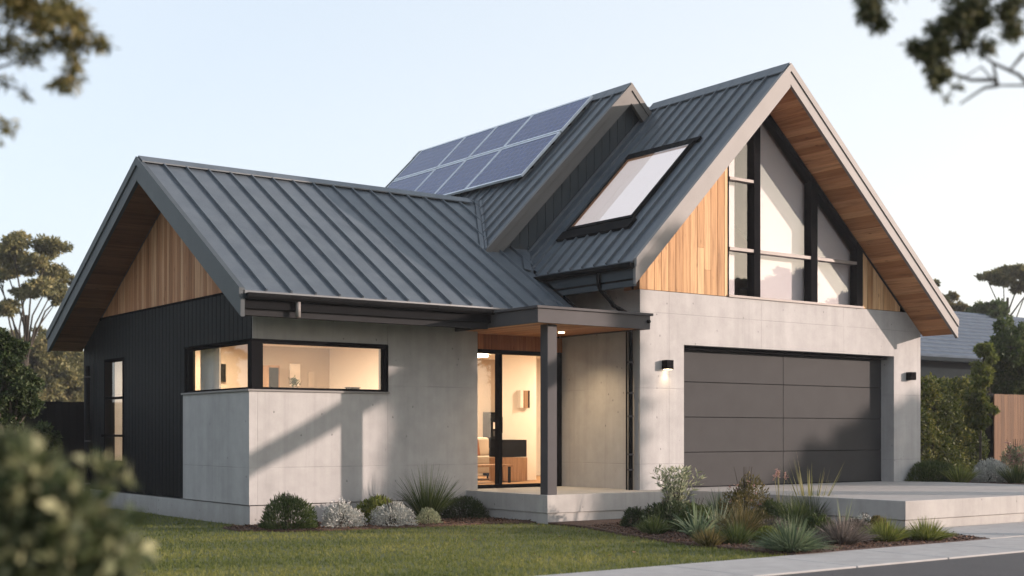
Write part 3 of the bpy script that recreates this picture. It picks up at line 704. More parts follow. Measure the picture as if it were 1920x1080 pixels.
# living room seen through the sliding door
sx, sy = 13.75, 21.1
t = thing('sofa', (sx+.9, sy+.45, FL), 'beige fabric sofa behind the left pane of the sliding door', 'sofa')
MB().box(sx, sx+1.85, sy, sy+.85, FL+.14, FL+.30).build('base', M['sofa'], t, bevel=.02)
for k in range(2): MB().box(sx+.16+k*.77, sx+.91+k*.77, sy-.02, sy+.66, FL+.30, FL+.47).build('seat_cushion', M['sofa'], t, bevel=.04)
for k in range(2): MB().box(sx+.16+k*.77, sx+.91+k*.77, sy+.60, sy+.85, FL+.47, FL+.84).build('back_cushion', M['sofa'], t, bevel=.05)
for k in (0, 1.70): MB().box(sx+k, sx+k+.15, sy, sy+.85, FL+.30, FL+.62).build('arm', M['sofa'], t, bevel=.03)
for a_ in (.08, 1.75):
    for b_ in (.08, .77): MB().tube([(sx+a_, sy+b_, FL), (sx+a_, sy+b_, FL+.14)], .02, 8).build('leg', M['black'], t)
t = thing('coffee_table', (14.1, 19.9, FL), 'low oak coffee table in front of the beige sofa indoors', 'table')
MB().box(13.5, 14.55, 19.7, 20.2, FL+.30, FL+.34).build('table_top', M['oak'], t, bevel=.005)
for a_ in (13.54, 14.48):
    for b_ in (19.74, 20.13): MB().box(a_, a_+.04, b_, b_+.04, FL, FL+.30).build('leg', M['black'], t)
x0, x1, z0, z1 = wall_rect(945, 990, 825, 895, 20.1)
t = thing('media_cabinet', ((x0+x1)/2, 20.3, FL), 'oak cabinet with a black upper half behind the right door pane', 'cabinet')
MB().box(x0, x1, 20.12, 20.59, FL+.01, FL+.46).build('drawer_unit', M['oak'], t, bevel=.005)
MB().box(x0, x1, 20.14, 20.59, FL+.47, FL+.80).build('upper_unit', M['black'], t, bevel=.005)
x0, x1, z0, z1 = wall_rect(973, 991, 732, 765, 20.55)
t = thing('wall_sconce', (x0, 20.6, z0), 'small white and brass box light on the pale inner wall', 'wall light')
MB().box(x0, x0+.07, 20.50, 20.6, z0, z1).build('white_shade', M['inwhite'], t); MB().box(x0+.07, x1-.03, 20.52, 20.6, z0, z1).build('brass_plate', M['oak'], t); MB().box(x1-.03, x1, 20.51, 20.6, z0, z1).build('side_plate', M['gutter'], t)
x0, x1, z0, z1 = wall_rect(906, 934, 773, 823, 23.48)
t = thing('appliance_tower', (x0, 23.3, FL), 'tall dark grey unit with two square panels behind the sofa', 'cabinet')
MB().box(x0, x1, 23.2, 23.49, FL, z1).build('case', M['gutter'], t); h_ = z1-z0
MB().box(x0+.07, x0+.24, 23.19, 23.2, z0+h_*.38, z0+h_*.62).build('white_panel', M['inwhite'], t); MB().box(x0+.07, x0+.24, 23.19, 23.2, z0+h_*.10, z0+h_*.30).build('grey_panel', M['porch'], t); MB().box(x1-.09, x1+.02, 23.17, 23.2, z0+h_*.3, z0+h_*.9).build('black_panel', M['black'], t)
x0, x1, z0, z1 = wall_rect(880, 891, 705, 755, 23.48)
top(MB().box(x0, x1, 23.45, 23.495, z0, z1), 'wall_picture', 'gutter', 'dark upright picture on the far beige wall left in the sliding door', 'picture')
# upstairs chair
cx_, cy_ = 17.8, 16.35
t = thing("side_table", (17.8, 16.6, 3.5), "pale framed table inside the gable window behind its bottom middle pane", "table"); MB().box(17.5, 18.3, 16.4, 16.8, 3.98, 4.0).build("table_top", M["transom"], t)
for a_ in (17.51, 18.27):
    for b_ in (16.41, 16.77): MB().box(a_, a_+.02, b_, b_+.02, 3.5, 3.98).build("leg", M["transom"], t)
fl = thing('floor_lamp', (15.9, 21.4, FL), 'slim floor lamp with a pale drum shade right of the inner partition', 'lamp')
MB().tube([(15.9, 21.4, FL), (15.9, 21.4, FL+.02)], .13, 16).build('base', M['black'], fl); MB().tube([(15.9, 21.4, FL+.02), (15.9, 21.4, FL+1.4)], .012, 8).build('pole', M['black'], fl); MB().tube([(15.9, 21.4, FL+1.35), (15.9, 21.4, FL+1.62)], [.17, .13], 20).build('lamp_shade', M['inwhite'], fl)
for k_, (xx_, hh_, lab_) in enumerate(((13.95, .20, 'dark cushion at the left of the beige sofa'), (14.75, .22, 'rust cushion at the middle of the beige sofa'))):
    top(MB().hexa([(xx_, 21.55, FL+.475), (xx_+.36, 21.55, FL+.475), (xx_+.36, 21.66, FL+.475), (xx_, 21.66, FL+.475)], [(xx_+.02, 21.60, FL+.475+hh_+.12), (xx_+.34, 21.60, FL+.475+hh_+.12), (xx_+.34, 21.69, FL+.475+hh_+.12), (xx_+.02, 21.69, FL+.475+hh_+.12)]), 'cushion', 'gutter' if k_ == 0 else 'entrytimber', lab_, 'cushion', bevel=.03)
# exterior lamps
def spot(x, y, z, e, ang, col=(1, .72, .42), par=H, nm='lamp_light'):
    l = bpy.data.lights.new(nm, 'SPOT'); l.energy = e; l.spot_size = math.radians(ang); l.spot_blend = .8; l.shadow_soft_size = .04; l.color = col
    o = bpy.data.objects.new(nm, l); C.objects.link(o); o.parent = par; o.location = Vector((x, y, z))-par.location; return o
spot(14.81, 15.79, 2.385, 4, 110); 
P(MB().tube([(13.35, 16.75, 2.985), (13.35, 16.75, 2.999)], .05, 16), 'porch_downlight', 'lampglow'); spot(13.35, 16.75, 2.97, 60, 130)
# ------------------------------------------------------------------ plants
def gp(px, py):
    d = EYE*F/(py-CY); r = (px-CX)/F; return d*(sn+r*cs), d*(cs-r*sn), d
def bush_cloud(n, rx, ry, rz, lump=.22, nl=9, rng=RNG):
    """points through a lumpy dome, biased to its shell"""
    d = unit(rng.normal(size=(n, 3))); d[:, 2] = np.abs(d[:, 2])*1.0-.12
    L = unit(rng.normal(size=(nl, 3))); L[:, 2] = np.abs(L[:, 2])
    b = np.max(np.clip(d@L.T, 0, 1)**6, axis=1)
    r = (1-lump)+lump*1.6*b; r *= (.45+.55*rng.random(n)**.45)
    p = d*r[:, None]*np.array([rx, ry, rz]); p[:, 2] = np.maximum(p[:, 2], .01); return p, d, b
def shrub(x, y, z, w, h, mat, label, n=2600, ll=.05, lw=.016, up=.5, kind='shrub', group=None, seed=0, lump=.22, stems=True, flower=None, nf=0, fh=1.0, fs=.03):
    t = thing(kind, (x, y, z), label, 'shrub' if 'shrub' in kind else 'plant', group); rng = np.random.default_rng(seed)
    p, d, b = bush_cloud(n, w/2, w/2*.9, h*.95, lump, 10, rng)
    dd = d+rng.normal(size=d.shape)*.45+np.array([0, 0, up])
    tint = np.clip(rng.random(n)*.55+b*.35+.1*rng.random(n), 0, 1)
    bulk('foliage', leaves(p+np.array([x, y, z]), dd, ll, lw, rng), 4, tint, mat, t)
    if stems:
        sm = MB()
        for k in range(9):
            a = rng.random()*6.28; q = rng.random()*.6
            sm.tube([(x+.03*math.cos(a), y+.03*math.sin(a), z-.02), (x+w*.15*math.cos(a)*q, y+w*.15*math.sin(a)*q, z+h*.35), (x+w*.38*math.cos(a)*q, y+w*.38*math.sin(a)*q, z+h*.8)], [.010, .007, .003], 5)
        sm.build('stem', M['darkbark'], t)
    if flower is not None:
        p, d, b = bush_cloud(nf, w/2*1.02, w/2*.95, h*fh, lump, 10, rng); k = 7
        ce = np.repeat(p+np.array([x, y, z]), k, 0)+rng.normal(size=(nf*k, 3))*fs*.35
        bulk('flower', leaves(ce, rng.normal(size=(nf*k, 3))+np.array([0, 0, .6]), fs, fs*.55, rng), 4, rng.random(nf*k), flower, t)
    return t
def tuft(x, y, z, L, mat, label, n=260, spread=.6, width=.008, droop=.5, root=.08, kind='grass_tuft', cat='grass tuft', group=None, seed=0, var=.45, stalk=None, ns=0):
    t = thing(kind, (x, y, z), label, cat, group); rng = np.random.default_rng(seed)
    a = rng.random(n)*6.283; q = rng.random(n)**.6
    d = np.stack([np.cos(a)*q*spread, np.sin(a)*q*spread, 1-.35*q*spread], 1)
    r0 = np.stack([np.cos(a)*root*q, np.sin(a)*root*q, np.zeros(n)], 1)+np.array([x, y, z])
    LL = L*(1-var+var*rng.random(n)); seg = 4
    bulk('blades', blades(r0, d, LL, width, droop, seg, rng), 4, np.repeat(rng.random(n), seg).reshape(n, seg).ravel(), mat, t)
    if stalk is not None:
        a = rng.random(ns)*6.283; q = rng.random(ns); d = np.stack([np.cos(a)*q*spread*.5, np.sin(a)*q*spread*.5, np.ones(ns)], 1)
        s = MB()
        for k in range(ns):
            p = Vector((x, y, z)); e = p+Vector(d[k]).normalized()*L*1.25*(.8+.3*rng.random()); s.tube([p, (p+e)/2+Vector((.01, 0, .02)), e], [.004, .003, .0015], 4)
            if k % 3 == 0: s.tube([e, e+Vector((.004, .0, .05)), e+Vector((.004, 0, .10))], [.003, .012, .003], 5)
        s.build('stalk', STRAW, t)
    return t
def onwall(px, Y): X, _, _ = on_y(px, Y); return X, Y
def put(px, Y, w, h):
    X, _ = onwall(px, Y); k = ppm(X, Y); return X, Y, .012, w/k, h/k
# bed along the left wing wall
x, y, z, w, h = put(541, 16.6, 112, 82); shrub(x, y, z, w, h, GREEN, 'rounded dense green shrub nearest the concrete corner, leftmost in the wall bed', n=5200, ll=.06, lw=.011, up=1.2, seed=1, lump=.16)
x, y, z, w, h = put(641, 16.45, 92, 60); shrub(x, y, z, w, h, SILVER, 'silvery white shrub with wispy pale flowers beside the rounded green shrub', n=3800, ll=.030, lw=.014, seed=2, lump=.3, flower=WHITE, nf=60, fh=1.35, fs=.03)
x, y, z, w, h = put(706, 17.0, 84, 66); shrub(x, y, z, w, h, LIME, 'loose lime green shrub standing behind the two silvery shrubs', n=2200, ll=.07, lw=.022, seed=3, lump=.35)
x, y, z, w, h = put(736, 16.3, 92, 62); shrub(x, y, z, w, h, SILVER, 'bright silvery shrub with lumpy heads in front of the lime green shrub', n=4200, ll=.030, lw=.015, seed=4, lump=.36)
x, y, z, w, h = put(802, 16.25, 52, 38); shrub(x, y, z, w, h, PALE, 'smallest pale sage shrub right of the bright silvery shrub', n=2000, ll=.026, lw=.012, seed=5, lump=.2)
x, y, z, w, h = put(802, 16.95, 90, 118); tuft(x, y, z, h, GREEN, 'tall dark ornamental grass fanning out against the concrete wall', n=420, spread=.62, width=.009, droop=.45, root=.12, seed=6)
x, y, z, w, h = put(868, 17.0, 96, 52); shrub(x, y, z, w, h, DARK, 'low dark green shrub beside the entry slab', n=3600, ll=.045, lw=.011, seed=7, lump=.2)
x, y, z, w, h = put(905, 17.15, 60, 36); shrub(x, y, z, w, h, DARK, 'lowest dark shrub touching the side of the entry slab', n=1500, ll=.045, lw=.011, seed=8)
# front bed by the sidewalk
def bed(px, py, w, h): X, Y, d = gp(px, py); k = F/d; return X, Y, .015, w/k*1.18, h/k*1.1
x, y, z, w, h = bed(1192, 990, 52, 44); shrub(x, y, z, w, h, DARK, 'small dark green shrub at the left tip of the front bed', n=1500, ll=.05, lw=.016, seed=21, lump=.35)
x, y, z, w, h = bed(1250, 996, 96, 66); shrub(x, y, z, w, h, DARK, 'dense dark shrub under the pale frondy plant in the front bed', n=4600, ll=.05, lw=.015, seed=22, lump=.25, flower=PALE, nf=40, fh=1.0, fs=.03)
def frondy(x, y, z, h, w, n, mat, label, seed, LL=.16, cat='plant', kind='frondy_plant'):
    rng = np.random.default_rng(seed); t = thing(kind, (x, y, z), label, cat); sm = MB(); ce = []; dd = []
    for k in range(n):
        a = rng.random()*6.28; q = .25+.75*rng.random(); e = np.array([math.cos(a)*w*.5*q, math.sin(a)*w*.5*q, h*(1-.35*q*rng.random())]); m_ = e*np.array([.35, .35, .55])
        pts = []
        for i in range(9):
            t_ = i/8; p = (1-t_)**2*np.zeros(3)+2*t_*(1-t_)*m_+t_*t_*e; pts.append(p+np.array([x, y, z]))
        sm.tube(pts, [.006*(1-i/9)+.001 for i in range(9)], 4)
        for i in range(3, 9):
            for sgn in (-1, 1):
                for _ in range(2):
                    tdir = unit((pts[i]-pts[i-1])[None])[0]; sd = unit(np.cross(tdir, rng.normal(size=3))[None])[0]
                    ce.append(pts[i]+rng.normal(size=3)*.006); dd.append(sd*sgn+tdir*.9)
    ce = np.array(ce); bulk('foliage', leaves(ce, np.array(dd), LL, LL*.22, rng), 4, rng.random(len(ce)), mat, t); sm.build('stem', M['darkbark'], t); return t
x, y, z, w, h = bed(1266, 992, 92, 100); frondy(x, y, z, h, w, 46, PALE, 'pale sage plant with feathery fronds rising above the dark shrub', 23, .09)
x, y, z, w, h = bed(1308, 1012, 90, 84); tuft(x, y, z, h*1.05, BLUEG, 'arching green strap leaved plant left of the bronze tuft', n=90, spread=.95, width=.030, droop=.55, root=.07, seed=24, kind='strap_leaf_plant', cat='plant')
x, y, z, w, h = bed(1345, 1003, 60, 60); tuft(x, y, z, h*1.2, PALE, 'short pale pointed leaves beside the strap leaved plant', n=60, spread=.7, width=.028, droop=.3, root=.08, seed=25, kind='strap_leaf_plant', cat='plant')
x, y, z, w, h = bed(1388, 1008, 84, 66); tuft(x, y, z, h*1.15, BROWNG, 'bronze green grass tuft in the middle of the front bed', n=700, spread=.75, width=.007, droop=.6, root=.16, seed=26)
x, y, z, w, h = bed(1398, 984, 92, 122); shrub(x, y, z, w, h, OLIVE, 'loose olive shrub with dusty pink tips before the garage door', n=3000, ll=.045, lw=.018, up=.8, seed=27, lump=.45, flower=PINK, nf=26, fh=1.08, fs=.028)
x, y, z, w, h = bed(1448, 985, 60, 70); shrub(x, y, z, w, h*.8, GREEN, 'mid green shrub between the olive shrub and the tall reeds', n=2200, ll=.05, lw=.014, seed=28, lump=.3)
def stalks(x, y, z, h, n, label, seed, mat=STRAW, head=PINK):
    rng = np.random.default_rng(seed); t = thing('flower_stalks', (x, y, z), label, 'flower'); s = MB(); ce = []
    for k in range(n):
        e = Vector((x+rng.normal()*.05, y+rng.normal()*.05, z+h*(.8+.2*rng.random()))); s.tube([(x+rng.normal()*.015, y, z), e], [.005, .003], 5)
        for j in range(24): ce.append(np.array(e)+np.array([rng.normal()*.011, rng.normal()*.011, -rng.random()*.09]))
    s.build('stem', mat, t); ce = np.array(ce); bulk('flower', leaves(ce, rng.normal(size=ce.shape)+np.array([0, 0, .7]), .028, .015, rng), 4, rng.random(len(ce)), head, t)
x, y, z, w, h = bed(1462, 985, 30, 100); stalks(x, y, z, h, 5, 'dry rusty flower heads on stiff stalks left of the tall reeds', 29)
x, y, z, w, h = bed(1520, 982, 90, 126); tuft(x, y, z, h*1.02, STRAW, 'tall yellow green reeds standing before the garage door', n=34, spread=.42, width=.020, droop=.12, root=.08, seed=30, kind='reed_clump', cat='reeds', var=.5)
x, y, z, w, h = bed(1522, 984, 90, 70); tuft(x, y, z, h*1.05, GREEN, 'green grass clump around the foot of the tall reeds', n=420, spread=.62, width=.009, droop=.5, root=.13, seed=31)
x, y, z, w, h = bed(1484, 1037, 128, 56); tuft(x, y, z, h*1.35, BLUEG, 'wide blue green grass mound at the sidewalk edge', n=900, spread=1.15, width=.010, droop=.42, root=.16, seed=32)
x, y, z, w, h = bed(1450, 1005, 70, 40); shrub(x, y, z, w, h, GREYP, 'low mauve grey groundcover behind the blue green grass mound', n=1500, ll=.03, lw=.012, seed=33, lump=.3)
x, y, z, w, h = bed(1578, 1022, 100, 50); tuft(x, y, z, h*1.2, GREYP, 'mauve grey wiry mound right of the blue green grass mound', n=900, spread=1.0, width=.007, droop=.4, root=.18, seed=34)
x, y, z, w, h = bed(1580, 1005, 50, 78); tuft(x, y, z, h, PALE, 'thin pale upright blades behind the mauve wiry mound', n=26, spread=.55, width=.012, droop=.25, root=.05, seed=35)
x, y, z, w, h = bed(1622, 1000, 52, 42); shrub(x, y, z, w, h, SILVER, 'small grey white shrub behind the mauve wiry mound', n=900, ll=.03, lw=.012, seed=36, lump=.4)
x, y, z, w, h = bed(1660, 1017, 78, 42); tuft(x, y, z, h*1.2, LIME, 'left one of the two yellow green tufts at the apron corner', n=700, spread=.95, width=.008, droop=.4, root=.16, seed=37, group='yellow green tufts by the apron corner')
x, y, z, w, h = bed(1736, 1015, 84, 40); tuft(x, y, z, h*1.2, LIME, 'right one of the two yellow green tufts, nearest the driveway', n=760, spread=1.0, width=.008, droop=.4, root=.17, seed=38, group='yellow green tufts by the apron corner')
for i, (px, py, w_, h_, kind, mt, lab) in enumerate((
    (1380, 1022, 70, 44, 't', GREEN, 'fresh green grass between the bronze tuft and the sidewalk'),
    (1535, 1008, 60, 46, 's', GREEN, 'compact green shrub behind the wide blue green grass mound'),
    (1288, 1000, 60, 50, 's', GREEN, 'leafy green shrub right of the dense dark shrub'),
    (1640, 1000, 50, 34, 's', OLIVE, 'small olive shrub against the apron corner'),
    (1440, 1018, 50, 30, 's', LIME, 'small lime shrub left of the blue green grass mound'),
    (1300, 988, 90, 60, 's', GREEN, 'mid green shrub behind the arching strap leaved plant'),
    (1420, 1000, 70, 52, 's', BROWNG, 'olive brown shrub right of the bronze grass tuft'),
    (1350, 975, 90, 56, 't', BLUEG, 'fine bluish grass behind the bronze grass tuft'),
    (1490, 990, 70, 64, 't', GREEN, 'soft green grass left of the tall reeds'),
    (1560, 984, 60, 50, 't', OLIVE, 'olive wispy grass right of the tall reeds'),
    (1226, 1003, 46, 36, 't', GREEN, 'small green tuft in front of the dense dark shrub'),
    (1330, 1024, 60, 34, 't', OLIVE, 'low straw olive tuft at the lawn edge of the front bed'),
    (1605, 1010, 60, 40, 's', GREYP, 'low grey mauve shrub left of the yellow green tufts'))):
    x, y, z, w, h = bed(px, py, w_, h_)
    if kind == 's': shrub(x, y, z, w, h, mt, lab, n=2400, ll=.05, lw=.016, up=.9, seed=120+i, lump=.35)
    else: tuft(x, y, z, h*1.15, mt, lab, n=420, spread=.75, width=.008, droop=.5, root=.13, seed=120+i)
# raised bed right of the garage (soil at .40)
def rbed(px, Y, w, h): X, _, _ = on_y(px, Y); k = ppm(X, Y); return X, Y, .40, w/k, h/k
x, y, z, w, h = rbed(1748, 15.6, 104, 50); shrub(x, y, z, w, h, GREEN, 'rounded green shrub beside the right end of the garage wall', n=5200, ll=.07, lw=.016, up=.9, seed=41, lump=.16)
x, y, z, w, h = rbed(1800, 15.0, 46, 40); tuft(x, y, z, h*1.2, LIME, 'short bright grass tuft right of the rounded garage shrub', n=420, spread=.7, width=.010, droop=.4, root=.14, seed=42)
x, y, z, w, h = rbed(1858, 14.9, 90, 56); shrub(x, y, z, w, h, SILVER, 'grey white flowering shrub by the driveway bed at the right', n=4200, ll=.05, lw=.024, seed=43, lump=.35)
x, y, z, w, h = rbed(1903, 15.9, 70, 92); shrub(x, y, z, w, h, PALE, 'pink flowered shrub before the timber fence', n=1800, ll=.06, lw=.02, seed=44, lump=.4, flower=PINK, nf=70, fh=1.06, fs=.06)
x, y, z, w, h = rbed(1906, 14.3, 60, 44); tuft(x, y, z, h*1.15, GREEN, 'dark green grass clump at the right edge of the driveway bed', n=420, spread=.7, width=.011, droop=.4, root=.16, seed=45)
# ------------------------------------------------------------------ hedge, fences
def fence(name, x0, x1, Y, z0, z1, mat, label, w=.14, th=.03):
    t = thing(name, ((x0+x1)/2, Y, z0), label, 'fence'); mb = MB(); x = x0
    while x < x1: mb.box(x, x+w-.003, Y, Y+th, z0, z1+random.uniform(-.004, .004), random.random()); x += w
    mb.build('boards', mat, t); MB().box(x0, x1, Y+th+.001, Y+th+.05, z0+.3, z0+.38).build('rail', mat, t); MB().box(x0, x1, Y+th+.001, Y+th+.05, z1-.38, z1-.3).build('rail', mat, t)
    x = x0+.2
    while x < x1: MB().box(x, x+.09, Y+th+.051, Y+th+.14, z0, z1-.05).build('post', mat, t); x += 2.4
    return t
fence('timber_fence', 28.85, 34.0, 19.0, .40, 2.32, M['fence_timber'], 'warm brown timber paling fence at the right edge behind the flowers')
fence('dark_fence', 21.7, 29.4, 19.2, .40, 2.34, M['gutter'], 'black paling fence behind the hedge beside the timber fence')
fence('dark_fence', -2.0, 8.9, 25.3, 0, 1.95, M['gutter'], 'black paling fence left of the house behind the dark shrub')
def box_hedge(x0, x1, y0, y1, z0, z1, n, label, seed):
    rng = np.random.default_rng(seed); t = thing('hedge', ((x0+x1)/2, (y0+y1)/2, z0), label, 'hedge')
    lm = rng.random((40, 3))*np.array([x1-x0, y1-y0, z1-z0])+np.array([x0, y0, z0])
    p = rng.random((n, 3)); ax = rng.integers(0, 3, n); e = rng.random(n)**3*.35
    for k in (0, 1): 
        s = ax == k; p[s, k] = np.where(rng.random(s.sum()) < .6, e[s], 1-e[s])
    s = ax == 2; p[s, 2] = 1-e[s]*.6
    p = p*np.array([x1-x0, y1-y0, z1-z0])+np.array([x0, y0, z0]); 
    bump_ = np.sin(p[:, 0]*5.1+p[:, 1]*3)+np.sin(p[:, 0]*11.3+1.3); p[:, 2] += bump_*.05*(p[:, 2]-z0)/(z1-z0)+rng.normal(size=n)*.04
    p[:, 1] += np.sin(p[:, 2]*6+p[:, 0]*4)*.07
    bulk('foliage', leaves(p, rng.normal(size=(n, 3))+np.array([0, -.3, .5]), .085, .045, rng), 4, np.clip(rng.random(n)*.7+.3*(bump_>0.4), 0, 1), HEDGE, t)
    sm = MB()
    for k in range(10): xx = x0+(x1-x0)*(k+.5)/10; sm.tube([(xx, (y0+y1)/2, z0), (xx+.1, (y0+y1)/2, z1-.4)], [.03, .012], 6)
    sm.build('stem', M['darkbark'], t)
box_hedge(22.0, 26.4, 17.6, 18.9, .45, 2.45, 42000, 'clipped green hedge with sunlit top beside the garage', 51)
# ------------------------------------------------------------------ trees
def tree(name, x, y, z, clusters, trunk_r, label, mat, bark, n, ll, lw, seed, fork=.35, group=None, lean=(0, 0), cat='tree', flat=1.0, trunk_top=None, sub=5, limb_every=1, lk=.42):
    """clusters: list of (dx,dy,dz,rx,ry,rz); limbs run from the trunk to each"""
    rng = np.random.default_rng(seed); t = thing(name, (x, y, z), label, cat, group); tm = MB()
    cz = [c[2] for c in clusters]; H_ = trunk_top or (min(cz)*.5+max(cz)*.5)
    base = np.array([x, y, z]); tp = base+np.array([lean[0], lean[1], H_]); tr_pts = []
    for i in range(7):
        u = i/6; tr_pts.append(base+(tp-base)*u+np.array([math.sin(u*4+seed)*.03, math.cos(u*3+seed)*.03, 0])*H_*.4*u)
    tm.tube(tr_pts, [trunk_r*(1.25 if i == 0 else 1-.62*i/6) for i in range(7)], 9)
    lm = MB(); allc = []; alld = []; allt = []; tot = sum((c[3]*c[4]*c[5])**.667 for c in clusters)
    for c in clusters:
        cc = base+np.array(c[:3]); rr = np.array(c[3:6]); u0 = fork+(1-fork)*rng.random()*.75; k = int(u0*6); s = tr_pts[k]+(tr_pts[min(k+1, 6)]-tr_pts[k])*(u0*6-k)
        if s[2] > cc[2]: s = s-np.array([0, 0, 0]); 
        m_ = s*.5+cc*.5+rng.normal(size=3)*.06*np.linalg.norm(cc-s); r0 = trunk_r*lk*(1-.4*u0); li = clusters.index(c)
        if li % limb_every == 0: lm.tube([s, s*.75+m_*.25+np.array([0, 0, .02]), m_, cc*.6+m_*.4, cc], [r0, r0*.85, r0*.62, r0*.45, r0*.25], 6)
        subs = []
        for j in range(sub):
            d = unit(rng.normal(size=(1, 3)))[0]; e = cc+d*rr*.75; subs.append(e)
            if li % limb_every == 0: lm.tube([cc*.7+m_*.3, cc+d*rr*.35+rng.normal(size=3)*.05*rr, e], [r0*.3, r0*.2, r0*.07], 4)
        nn = max(20, int(n*(c[3]*c[4]*c[5])**.667/tot)); ns = max(5, nn//70)
        # sub-lumps inside each cluster
        sc_ = unit(rng.normal(size=(ns, 3)))*(rng.random((ns, 1))**.4)*rr*.82+cc; idx = rng.integers(0, ns, nn); sr = rr*(.30*(1.6-rng.random((ns, 1)))) 
        q = unit(rng.normal(size=(nn, 3)))*(rng.random((nn, 1))**.5)*sr[idx]+sc_[idx]
        st = rng.random(ns)*.45; allc.append(q); alld.append((q-cc)/rr+rng.normal(size=(nn, 3))*.8+np.array([0, 0, -.1])); allt.append(np.clip(st[idx]+rng.random(nn)*.55, 0, 1))
    allc = np.concatenate(allc); bulk('crown', leaves(allc, np.concatenate(alld), ll, lw, rng), 4, np.concatenate(allt), mat, t)
    T_ = tm.build('trunk', bark, t, smooth=True); lm.build('limbs', bark, T_, smooth=True); return t
def rnd_clusters(rng, n, R, z0, z1, r, flat=.6, shape='round'):
    out = []
    for i in range(n):
        u = rng.random(); zz = z0+(z1-z0)*u; a = rng.random()*6.283
        rr = R*math.sqrt(max(.05, 1-(2*u-1)**2)) if shape == 'round' else R*(.55+.45*u)
        q = rr*math.sqrt(rng.random()); k = r*(.7+.6*rng.random()); out.append((math.cos(a)*q, math.sin(a)*q, zz, k, k, k*flat))
    return out
def at(px, d, py=None):
    r = (px-CX)/F*d; X = sn*d+cs*r; Y = cs*d-sn*r; return (X, Y) if py is None else (X, Y, EYE+(CY-py)/F*d)
def size(px, d): return px/F*d
def bgtree(px, d, top_y, width, label, seed, mat, n=9000, shape='round', flat=.6, low=None, name='tree', nc=16, ll=None, r=None, group=None, bark=None, z=0):
    X, Y = at(px, d); H_ = EYE+(CY-top_y)/F*d-z; R = size(width, d)/2; rng = np.random.default_rng(seed)
    lo = H_*.35 if low is None else max(.3, EYE+(CY-low)/F*d-z); r = r or R*.36
    ll = ll or size(7, d)
    return tree(name, X, Y, z, rnd_clusters(rng, nc, R-r*.6, lo+r*flat, H_-r*flat*.9, r, flat, shape), .035*H_, label, mat, bark or M['bark'], n, ll, ll*.5, seed, group=group)
# left background
X_, Y_ = at(48, 58)
rng = np.random.default_rng(61); cl_ = []
for (px, py, w_, h_) in ((30, 452, 60, 20), (70, 462, 60, 22), (10, 480, 60, 22), (60, 495, 70, 22), (100, 512, 60, 20), (20, 512, 50, 18), (90, 540, 70, 20), (118, 528, 40, 16), (40, 545, 50, 16), (110, 560, 40, 14), (-30, 470, 60, 24), (-40, 520, 60, 24), (10, 575, 50, 16)):
    for q in range(3):
        pp = A_ = at(px+rng.normal()*12, 58+rng.normal()*1.2, py+rng.normal()*5); cl_.append((pp[0]-X_, pp[1]-Y_, pp[2], w_/F*58*.46, w_/F*58*.46, h_/F*58*.75))
tree('umbrella_tree', X_, Y_, 0, cl_, .20, 'tall umbrella crowned tree behind the left fence', HAZY, M['darkbark'], 34000, .17, .08, 61, fork=.55, trunk_top=6.6, limb_every=3, lk=.4, sub=3)
def mass(px, d, ty, width, by_, label, seed, mat, n=9000, name='bushy_tree', z=0, ll=None, depth=.8, lum=34, tr_=None):
    """round bushy tree whose crown reaches nearly to the ground"""
    X, Y = at(px, d); R_ = width/2/F*d; zt = EYE+(CY-ty)/F*d-z; zb = max(.2, EYE+(CY-by_)/F*d-z); rng = np.random.default_rng(seed); cl = []
    hh = (zt-zb)/2
    for i in range(lum):
        v = unit(rng.normal(size=(1, 3)))[0]*rng.random()**.35; k = R_*.30*(.7+.6*rng.random()); cl.append((v[0]*(R_-k), v[1]*(R_-k)*depth, zb+hh+v[2]*(hh-k*.7), k, k, k*.75))
    ll = ll or 8/F*d
    return tree(name, X, Y, z, cl, tr_ or .03*zt+.03, label, mat, M['darkbark'], int(n*1.3), ll, ll*.55, seed, trunk_top=(zt+zb)*.5, fork=.4, sub=3, limb_every=3)
mass(115, 64, 590, 150, 800, 'pale bushy tree beyond the left fence beside the house', 62, HAZY, 15000)
mass(30, 72, 600, 170, 800, 'hazy rounded tree under the umbrella crown at the far left', 63, HAZY, 14000)
mass(95, 60, 600, 210, 840, 'broad olive tree filling the gap between the umbrella tree and the house', 68, HAZY, 24000, lum=70)
mass(180, 80, 640, 150, 810, 'low olive tree far behind the left wing back corner', 64, HAZY, 9000)
mass(22, 17.6, 590, 150, 840, 'dark green bushy tree at the left edge before the black fence', 65, DARK, 26000, ll=.055, name='dark_bush')
mass(75, 19.5, 780, 90, 880, 'low dark bush at the foot of the black fence on the left', 66, DARK, 9000, ll=.055, name='dark_bush')
# right background
mass(1760, 66, 518, 50, 590, 'small tree peeping over the right rake of the garage roof', 71, HAZY, 4000, lum=12)
mass(1790, 70, 548, 90, 640, 'low tree between the rake and the flat topped tree', 72, OLIVE, 6000, lum=18)
X_, Y_ = at(1890, 64); rng = np.random.default_rng(73); cl_ = []
for (px, py, w_, h_) in ((1860, 522, 50, 14), (1890, 512, 60, 16), (1920, 510, 60, 18), (1880, 530, 60, 14), (1915, 535, 60, 16), (1950, 520, 60, 18)):
    for q in range(3):
        pp = at(px+rng.normal()*10, 64+rng.normal(), py+rng.normal()*4); cl_.append((pp[0]-X_, pp[1]-Y_, pp[2], w_/F*64*.36, w_/F*64*.36, h_/F*64*.5))
tree('umbrella_tree', X_, Y_, 0, cl_, .16, 'flat topped tree behind the neighbouring roof at the right', HAZY, M['darkbark'], 16000, .18, .09, 73, fork=.6, trunk_top=8, limb_every=4, lk=.5, sub=3)
mass(1850, 60, 556, 120, 660, 'dark rounded tree below the flat topped tree', 74, GREEN, 9000)
